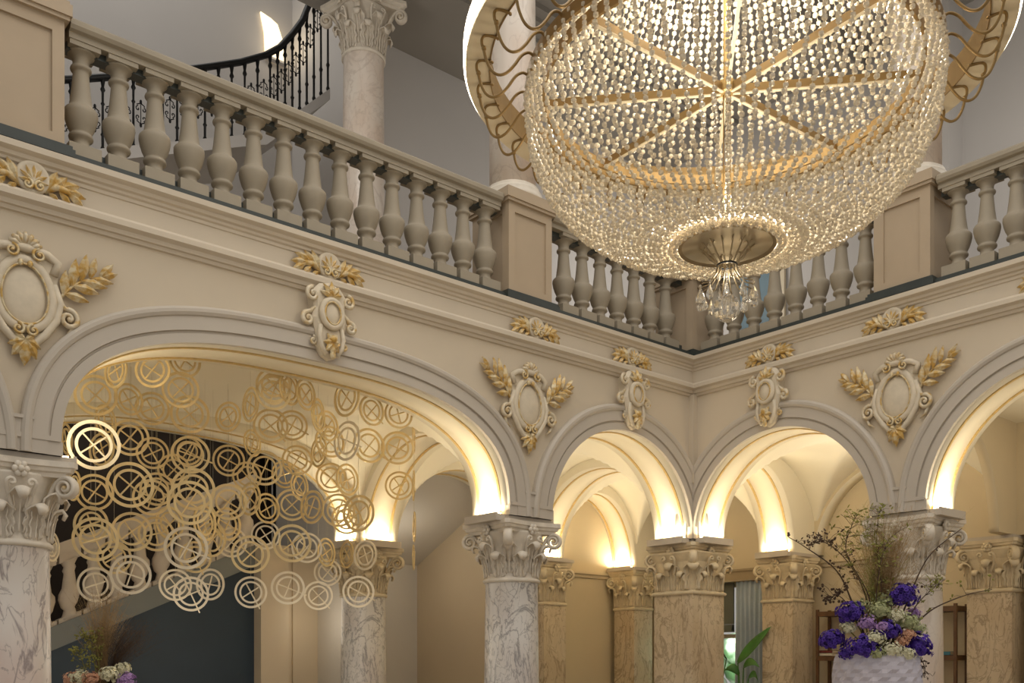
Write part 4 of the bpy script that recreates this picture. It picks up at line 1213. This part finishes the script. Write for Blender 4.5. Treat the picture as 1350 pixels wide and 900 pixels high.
# pelmet, blind, curtains
t = thing('window_pelmet', 'brown pelmet box above the curtained window', 'pelmet', (2.84, 1.66, 1.26))
g = G(); g.box(-.14, .06, -.78, .80, 0, .13); g.box(-.16, .06, -.80, .82, .13, .165); link('box', g.mesh('box', M['valance_brown']), t)
g = G(); g.box(-.13, .05, -.77, .79, -.012, 0); link('underside', g.mesh('underside', M['frame_cream']), t)
t = thing('roman_blind', 'dark green roman blind half lowered in the window', 'blind', (2.88, 1.95, 1.25))
g = G()
for i in range(4):
    z = -.16*i; g.box(-.012-.006*(i % 2), .008, -.42, .42, z-.16, z)
for i in range(3): g.box(-.05-.008*i, .008, -.42, .42, -.70-.03*i, -.655-.03*i+.01)
link('fabric', g.mesh('fabric', M['blind_green']), t)
def curtain(label, y0, y1, folds):
    t = thing('curtain', label, 'curtain', (2.80, (y0+y1)/2, 1.245))
    g = G(); g.smooth = True; n = folds*10; w = (y1-y0); vs = []; fs = []
    for k in range(2):
        for j in range(9):
            z = -j/8*(1.245+H-.03)
            for i in range(n+1):
                s_ = i/n; am = .035*(.6+.4*min(1, j/3)); vs.append((am*sin(2*pi*folds*s_)+.012*sin(7*s_+j) + (.006 if k else 0), -w/2+w*s_, z))
    o = 9*(n+1)
    for j in range(8):
        for i in range(n):
            a = j*(n+1)+i; fs.append((a, a+1, a+n+2, a+n+1)); fs.append((o+a, o+a+n+1, o+a+n+2, o+a+1))
    g.add(vs, fs); link('fabric', g.mesh('fabric', M['curtain_blue']), t)
    g = G(); g.tube([(0, -w/2-.03, .004), (0, w/2+.03, .004)], .01, 6); link('curtain_rail', g.mesh('curtain_rail', M['bronze']), t)
curtain('pale grey blue curtain hanging right of the window, behind the big leaf', .84, 1.44, 7)

# big-leaf plants
def big_leaf(g, base, mid, tip, w, nrm, mat=None):
    b, m, t = Vector(base), Vector(mid), Vector(tip); path = []; ws = []
    for i in range(13):
        k = i/12; p = b*(1-k)**2 + m*2*k*(1-k) + t*k*k
        path.append(p); ws.append(max(.004, w*sin(pi*min(1, .04+k*.96))**.7*(1-.25*k)))
    g.smooth = True; g.ribbon(path, ws, .004, nrm, 6, .10)
def plant(label, x, y, leaves, mat, potz=.42):
    t = thing('potted_plant', label, 'plant', (x, y, FL))
    g = G(); g.smooth = True; g.lathe([(.14, 0), (.19, .1), (.21, .38), (.225, potz), (.20, potz), (.19, potz-.04)], 24); link('pot', g.mesh('pot', M['vase_dark']), t)
    for st, md, tp, w, nr in leaves:
        f = lambda p: (p[0]-x, p[1]-y, p[2]-FL)
        g = G(); g.smooth = True; g.tube([(0, 0, potz-.05), tuple((a*.4+b*.6) for a, b in zip((0, 0, potz), f(st))), f(st)], [.016, .012, .008], 6)
        s_ = link('stalk', g.mesh('stalk', M['leaf_green']), t)
        g = G(); big_leaf(g, f(st), f(md), f(tp), w, nr); link('leaf', g.mesh('leaf', mat), t)
SIDE = (.55, .62, .55)
plant('bright green banana plant with one tall leaf in front of the blue curtain', 2.05, .80, [
    ((2.15, .92, .02), (2.15, .70, .26), (2.15, .36, .52), .20, (.3, .75, .6)), ((2.12, .80, -.05), (2.1, .66, .12), (2.05, .48, -.05), .17, (.5, .5, .7)),
    ((2.1, .86, -.15), (2.0, .95, .05), (1.95, 1.02, -.12), .15, (.6, -.3, .7)), ((2.1, .7, -.2), (2.0, .5, -.05), (1.9, .40, -.25), .14, (.5, .4, .7))], M['leaf_green'])
plant('dark leaved plant at the left side of the window', 2.05, 1.32, [
    ((2.15, 1.12, .08), (2.1, 1.26, .30), (2.1, 1.42, .40), .20, (.4, .6, .6)), ((2.1, 1.25, -.05), (2.05, 1.40, .10), (2.05, 1.5, .02), .15, (.5, .4, .7)),
    ((2.1, 1.28, -.2), (2.0, 1.4, -.05), (1.95, 1.52, -.15), .15, (.5, .4, .7))], M['leaf_dark'])

# bookshelf
t = thing('open_bookshelf', 'brown open bookshelf on the ochre wall behind the purple flowers', 'bookshelf', (2.70, -1.08, FL))
g = G(); g.box(-.018, .018, -.018, .018, 0, 2.30); um = g.mesh('upright', M['wood_brown'])
for y in (-.96, .96):
    for x in (-.15, .15): link('upright', um, t, (x, y, 0))
g = G(); g.box(-.165, .165, -.98, .98, -.03, .02); g.box(-.168, .168, -.98, .98, -.045, -.03); shf = g.mesh('shelf', M['wood_brown'])
for z in (.35, .98, 1.64, 2.25): link('shelf', shf, t, (0, 0, z))
def book(label, y, z, w, h, d, mat, lying=False):
    t = thing('book', label, 'book', (2.70, y+.10, z))
    g = G(); g.box(-d/2, d/2, -w/2, w/2, 0, .004); g.box(-d/2, d/2, -w/2, w/2, h-.004, h); g.box(-d/2, -d/2+.004, -w/2, w/2, 0, h); link('cover', g.mesh('cover', mat), t)
    g = G(); g.box(-d/2+.006, d/2-.006, -w/2+.006, w/2-.006, .004, h-.004); link('pages', g.mesh('pages', M['book_cream']), t)
ZS = FL+1.64+.021
book('teal book lying on the lower shelf at the right end of the bookshelf', -1.93, ZS, .24, .045, .2, M['book_teal'])
book('cream book under the left end of the upper shelf, lying flat', -.30, ZS, .22, .04, .2, M['book_cream'])
book('red book lying on the cream book on the lower shelf', -.31, ZS+.042, .20, .035, .18, M['book_red'])

# ---------------------------------------------------------------- flowers
def at(o, dx, dz, dy=0.0):
    # dx along the picture's right, dy away from the camera
    return (o[0]+RT.x*dx+FW.x*dy, o[1]+RT.y*dx+FW.y*dy, o[2]+dz)
def floret_head(r, n, pet, seed, sq=.85):
    g = G(); rg = random.Random(seed)
    for i in range(n):
        z = rg.uniform(-.7, 1); a = rg.uniform(0, 2*pi); q = sqrt(1-z*z)
        N = Vector((q*cos(a), q*sin(a), z)); c = N*r*rg.uniform(.62, 1.16); c.z *= sq
        u = N.cross(Vector((.3, .2, 1))).normalized(); v = N.cross(u)
        ph = rg.uniform(0, 2); 
        for k in range(5):
            b = ph+2*pi*k/5; d = u*cos(b)+v*sin(b)
            g.leaf(c+d*pet*.12, c+d*pet*.8+N*pet*.18, pet*.75, N, pet*.10, pet*.1)
        g.ball(c+N*pet*.1, pet*.16, 5, 4)
    g.smooth = True; g.ball((0, 0, 0), r*.60, 10, 7, 1, 1, sq)
    return g
def flower(label, o, dx, dz, dy, r, mat, seed, n=34, pet=.032, group=None, name='blossom_cluster', foot=None):
    p = at(o, dx, dz, dy); t = thing(name, label, 'flower', p, 0, group)
    link('florets', floret_head(r, n, pet, seed).mesh('blossom', mat), t)
    f = foot or at(o, dx*.25, -.06, dy*.3)
    q = [f[i]-p[i] for i in range(3)]
    g = G(); g.smooth = True; g.tube([q, (q[0]*.5, q[1]*.5, q[2]*.35), (0, 0, 0)], [.006, .005, .005], 5); link('stem', g.mesh('stem', M['stem_olive']), t)
    return t
def twig(label, o, pts, seeds, seed, group=None, r=.006, leaves=0, mat=None, smat=None):
    base = at(o, *pts[0]); t = thing('twig', label, 'twig', base, 0, group)
    P_ = [Vector(at(o, *p))-Vector(base) for p in pts]
    # smooth
    Q = []
    for i in range(len(P_)-1):
        p0 = P_[max(0, i-1)]; p1 = P_[i]; p2 = P_[i+1]; p3 = P_[min(len(P_)-1, i+2)]
        for k in range(6):
            u = k/6; Q.append(.5*((2*p1)+(p2-p0)*u+(2*p0-5*p1+4*p2-p3)*u*u+(3*p1-p0-3*p2+p3)*u**3))
    Q.append(P_[-1]); n = len(Q)
    g = G(); g.smooth = True; g.tube(Q, [r*(1-.7*i/n) for i in range(n)], 5)
    rg = random.Random(seed); g2 = G()
    for s_ in range(seeds):
        i = rg.randrange(int(n*.35), n); b = Q[i]
        d = Vector((rg.uniform(-1, 1), rg.uniform(-1, 1), rg.uniform(-.2, 1)))*rg.uniform(.03, .11)
        g.tube([b, b+d*.6+Vector((0, 0, .01)), b+d], .0018, 3)
        for k in range(rg.randint(2, 4)):
            e = b+d+Vector((rg.uniform(-1, 1), rg.uniform(-1, 1), rg.uniform(-1, 1)))*.018
            if leaves: g2.leaf(e, e+Vector((rg.uniform(-1, 1), rg.uniform(-1, 1), rg.uniform(-.5, 1)))*.03, .014, (rg.uniform(-1, 1), -1, .3), .003)
            else: g2.ball(e, rg.uniform(.006, .011), 5, 4)
    link('stem', g.mesh('stem', mat or M['twig_brown']), t)
    if g2.v: link('seeds', g2.mesh('seeds', smat or M['seed_green']), t)['kind'] = 'stuff'
    return t
def plume(name, label, o, dx0, dz0, spread, hts, n, mat, seed, lean=0.0, dy0=0.0):
    base = at(o, dx0, dz0, dy0); g = G(); rg = random.Random(seed)
    for i in range(n):
        h = rg.uniform(*hts); a = rg.gauss(0, 1)*spread; b = rg.gauss(0, 1)*spread*.7
        top = Vector((RT.x*(a+lean*h)+FW.x*b, RT.y*(a+lean*h)+FW.y*b, h)); s0 = Vector((rg.uniform(-.03, .03), rg.uniform(-.03, .03), 0))
        mid = s0.lerp(top, .5)*1.0; mid.z = h*.6
        mid = Vector((mid.x*.55, mid.y*.55, mid.z))
        g.tube([s0, mid, top], [.0014, .0010, .0005], 3)
        for k in range(5):
            u = rg.uniform(.45, 1); c = mid.lerp(top, (u-.4)/.6)
            d = Vector((rg.uniform(-1, 1), rg.uniform(-1, 1), rg.uniform(.2, 1)))*rg.uniform(.03, .075)
            g.tube([c, c+d], [.0011, .0005], 3)
    o_ = link(name, g.mesh(name, mat), loc=base); return tag(o_, label, 'grass', kind='stuff')

VR = (-2.95, -4.06, .07)    # top of the vase on the right
t = thing('flower_vase', 'pale lilac scale-patterned vase under the purple flowers', 'vase', (VR[0], VR[1], VR[2]-.80))
g = G(); rowsN, n = 30, 60; vs = []; fs = []
pv = [(.15, 0), (.22, .06), (.275, .25), (.295, .5), (.29, .70), (.268, .80)]
def prof_r(z):
    for (a, za), (b, zb) in zip(pv, pv[1:]):
        if za <= z <= zb: return a+(b-a)*(z-za)/(zb-za)
    return pv[-1][0]
for j in range(rowsN+1):
    z = .8*j/rowsN; r = prof_r(z)
    for i in range(n):
        a = 2*pi*i/n; bump = .013 if (i//2+j//2) % 2 == 0 else 0
        vs.append(((r+bump)*cos(a), (r+bump)*sin(a), z))
for j in range(rowsN):
    for i in range(n): fs.append((j*n+i, j*n+(i+1) % n, (j+1)*n+(i+1) % n, (j+1)*n+i))
fs.append(tuple(range(n)))
g.add(vs, fs); g.lathe([(.268, .80), (.245, .80), (.24, .7), (.2, .62)], n, cap=True)
link('body', g.mesh('body', M['vase_lilac']), t)
t = thing('display_plinth', 'round stone plinth carrying the lilac vase', 'plinth', (VR[0], VR[1], FL))
hp = VR[2]-.80-FL
g = G(); g.lathe([(.36, 0), (.36, .06), (.33, .08), (.33, hp-.06), (.36, hp-.05), (.36, hp)], 40); link('drum', g.mesh('drum', M['pedestal_stone']), t)
q = 7/1294
def R_(px, py): return ((px-1155)*q, (875-py)*q-VR[2])
FLW = [('deep purple blossom cluster at the top right of the arrangement', 1183, 786, -.10, .098, 'petal_purple'), ('deep purple blossom cluster at the upper left of the arrangement', 1116, 809, -.08, .095, 'petal_purple'),
       ('deep purple blossom cluster at the far left, over the vase rim', 1094, 844, -.05, .085, 'petal_purple'), ('deep purple blossom cluster drooping over the left of the vase rim', 1124, 855, -.20, .105, 'petal_purple'),
       ('deep purple blossom cluster in the middle of the arrangement', 1156, 833, -.20, .08, 'petal_purple'), ('deep purple blossom cluster at the right, over the vase rim', 1196, 852, -.16, .105, 'petal_purple'),
       ('cream blossom cluster left of the middle purple one', 1136, 842, -.26, .06, 'petal_cream'), ('cream green blossom cluster at the middle of the vase rim', 1156, 858, -.26, .07, 'petal_cream'),
       ('pale green blossom cluster above the middle purple one', 1150, 806, -.14, .085, 'petal_green'), ('pale green blossom cluster between the two right purple ones', 1183, 822, -.16, .085, 'petal_green'),
       ('pale green blossom cluster at the right edge of the bouquet', 1204, 830, -.05, .065, 'petal_green'), ('mauve blossom cluster above the cream one on the left', 1133, 823, -.16, .065, 'petal_mauve'),
       ('peach blossom cluster right of the middle purple one', 1172, 846, -.22, .05, 'petal_peach'), ('mauve blossom cluster behind the right purple blossoms', 1206, 808, .05, .055, 'petal_mauve'),
       ('loose green filler blossom at the centre top of the bouquet', 1165, 790, .0, .08, 'petal_green')]
for i, (lab, px, py, dy, r, m_) in enumerate(FLW):
    dx, dz = R_(px, py); flower(lab, VR, dx, dz, dy, r, M[m_], i+1, (130 if m_ == 'petal_purple' else 170) if r > .07 else 110, .023 if m_ == 'petal_purple' else .013, 'blossoms in the lilac vase')
for i, (lab, px, py, dy, r, m_) in enumerate([('green filler blossom behind the upper left purple cluster', 1134, 800, .02, .07, 'petal_green'), ('cream filler blossom at the left, between the two left purple clusters', 1112, 829, -.08, .055, 'petal_cream'), ('green filler blossom above the vase rim on the left', 1140, 862, -.25, .05, 'petal_green'),
       ('cream filler blossom above the vase rim on the right', 1177, 862, -.24, .055, 'petal_cream'), ('cream filler blossom right of centre, below the top purple cluster', 1168, 814, -.20, .055, 'petal_cream'), ('small mauve filler blossom between the cream ones in the centre', 1146, 828, -.24, .04, 'petal_mauve'),
       ('peach filler blossom at the right, beside the right purple cluster', 1180, 838, -.22, .045, 'petal_peach'), ('deep purple filler blossom low between the left purple clusters', 1108, 862, -.12, .055, 'petal_purple')]):
    dx, dz = R_(px, py); flower(lab, VR, dx, dz, dy, r, M[m_], 90+i, 110, .014, 'blossoms in the lilac vase')
TW = [('long bare twig reaching far left over the lit arch foot', [(1140, 850), (1120, 796), (1099, 753), (1058, 722), (1036, 709)], 8, 0), ('long bare twig arching far right past the pale column', [(1175, 850), (1208, 820), (1236, 800), (1280, 783), (1318, 775)], 6, 0),
      ('bare twig rising right across the column capital', [(1170, 850), (1190, 790), (1213, 736), (1252, 701)], 4, 0), ('seedy twig rising to the upper left', [(1150, 850), (1141, 786), (1112, 730), (1119, 694), (1124, 684)], 40, 1),
      ('seedy twig bending to the left at mid height', [(1148, 850), (1138, 780), (1115, 735), (1090, 712), (1078, 714)], 40, 1), ('dark twig standing upright in the middle left', [(1150, 850), (1148, 790), (1150, 745), (1158, 715)], 16, 1),
      ('short seedy twig at the lower left of the bouquet', [(1140, 850), (1115, 800), (1100, 785), (1090, 792)], 22, 0), ('leafy twig over the right side of the bouquet', [(1175, 850), (1205, 800), (1232, 775), (1244, 770)], 26, 1),
      ('leafy twig hanging below the right blossoms', [(1180, 850), (1205, 868), (1208, 885), (1203, 893)], 14, 1), ('seedy twig with green tips at the top of the arrangement', [(1155, 850), (1158, 780), (1152, 720), (1155, 676)], 46, 1)]
for i, (lab, pp, sd, lv) in enumerate(TW):
    twig(lab, VR, [(*R_(*p), -.05+.05*math.sin(i*2.1)*k) for k, p in enumerate(pp)], sd, 30+i, 'twigs in the lilac vase', leaves=lv, r=.0075 if sd < 10 else .005, smat=M['seed_green'] if i % 2 else M['twig_brown'])
plume('dry_grass', 'tall fine dry tan grass standing in the lilac vase', VR, .05, -.05, .17, (.55, 1.12), 420, M['plume_tan'], 5, .05, .03)
plume('green_grass', 'fine green grass tops in the lilac vase', VR, -.02, -.05, .12, (.6, 1.15), 60, M['seed_green'], 6, -.02, .0)

VL = (-6.62, 1.12, -.22)
t = thing('flower_vase', 'dark vase of mixed flowers below the stair wall, under the hanging rings', 'vase', (VL[0], VL[1], FL))
g = G(); g.smooth = True; hv = VL[2]-FL
g.lathe([(.17, 0), (.20, .05), (.24, .45), (.26, hv*.75), (.22, hv*.95), (.23, hv), (.20, hv), (.19, hv-.1)], 32); link('body', g.mesh('body', M['vase_dark']), t)
ql = 8.6/1294
def L_(px, py): return ((px-140)*ql, (875-py)*ql-VL[2])
for i, (lab, px, py, dy, r, m_) in enumerate([('peach blossom cluster at the left of the bouquet by the stairs', 104, 897, -.05, .09, 'petal_peach'), ('cream blossom cluster in the left bouquet, left of the green stems', 116, 893, -.12, .075, 'petal_cream'),
       ('peach blossom cluster at the middle of the left bouquet', 133, 894, -.15, .07, 'petal_peach'), ('large cream blossom cluster in the left bouquet', 155, 889, -.12, .08, 'petal_cream'), ('pale peach blossom cluster highest in the left bouquet', 166, 881, -.02, .06, 'petal_cream'),
       ('mauve blossom cluster at the right of the left bouquet', 176, 896, -.10, .07, 'petal_mauve')]):
    dx, dz = L_(px, py); flower(lab, VL, dx, dz, dy, r, M[m_], 50+i, 90, .022, 'blossoms in the dark vase')
for i, (lab, pp, sd) in enumerate([('green seeded stem rising from the left bouquet', [(135, 905), (130, 870), (124, 850), (120, 840)], 30), ('green seeded stem in the middle of the left bouquet', [(138, 905), (136, 870), (133, 848), (131, 838)], 30), ('green seeded stem bending left in the left bouquet', [(130, 905), (118, 880), (112, 862), (108, 856)], 26)]):
    twig(lab, VL, [(*L_(*p), -.05) for p in pp], sd, 70+i, 'green stems in the dark vase', mat=M['stem_olive'], smat=M['seed_green'])
plume('dry_grass', 'fine tan dry grass rising from the bouquet by the stairs', VL, -.02, -.03, .10, (.45, .92), 260, M['plume_tan'], 8, .03)
plume('dry_grass', 'fine brown dry grass leaning right from the bouquet by the stairs', VL, .05, -.03, .14, (.35, .65), 160, M['twig_brown'], 9, .35)

# ---------------------------------------------------------------- light and camera
w = bpy.data.worlds.new('world'); SC.world = w; w.use_nodes = True
bg = w.node_tree.nodes['Background']; bg.inputs['Color'].default_value = (1.0, .955, .89, 1); bg.inputs['Strength'].default_value = .49
area((-5.2, -4.4, 8.7), 8.5, 7.5, 330, (0, 0, 0), (1, .95, .88))
# unseen fill points added to brighten the aisles, corridor and stair hall
for loc, e in (((1.4, 1.7, 2.2), 10), ((1.5, -1.2, 2.2), 16), ((1.5, -4.2, 2.2), 18), ((-1.2, 1.7, 2.2), 9), ((-6.0, 1.7, .1), 13), ((-4.1, 1.7, .1), 13), ((-1.2, 4.5, 1.6), 12), ((-3.0, 3.9, .6), 6)):
    point(loc, e, .4, (1, .89, .72))
area((3.35, 1.8, .6), 2.0, 2.0, 150, (0, radians(-90), 0), (.95, 1, .97))  # added light turned away from the room, brightens only the hedge
area((-7.5, 5.4, 3.5), 2, 1.5, 6, (0, 0, 0), (1, .92, .8))
area((-6, 5.5, 12.2), 5, 2, 90, (0, 0, 0), (1, .97, .93))
point((2.2, 2.2, 6.2), 70, .4, (1, .95, .88)); point((2.2, -3.4, 6.4), 45, .4, (1, .95, .88)); point((-4.5, 2.0, 6.8), 40, .4, (1, .94, .86))  # unseen fill added to lighten the upper gallery

cam = bpy.data.cameras.new('camera'); co = bpy.data.objects.new('camera', cam); COL.objects.link(co)
cam.sensor_width = 36; cam.lens = 36*1294/1350
cam.shift_y = (875-450)/1350
co.location = (-9.471, -7.692, 0)
co.rotation_euler = (radians(90), 0, atan2(FW.y, FW.x)-pi/2)
cam.clip_start = .05; cam.clip_end = 200
SC.camera = co
for o in SC.objects:
    if o.parent is None: o.location.z += H
vs_ = SC.view_settings; vs_.view_transform = 'Standard'; vs_.look = 'None'; vs_.gamma = 1; vs_.exposure = 0.0; vs_.use_curve_mapping = False
SC.cycles.max_bounces = 8; SC.cycles.transmission_bounces = 6; SC.cycles.glossy_bounces = 4; SC.cycles.diffuse_bounces = 4
SC.cycles.use_denoising = True
SC.cycles.sample_clamp_indirect = 8
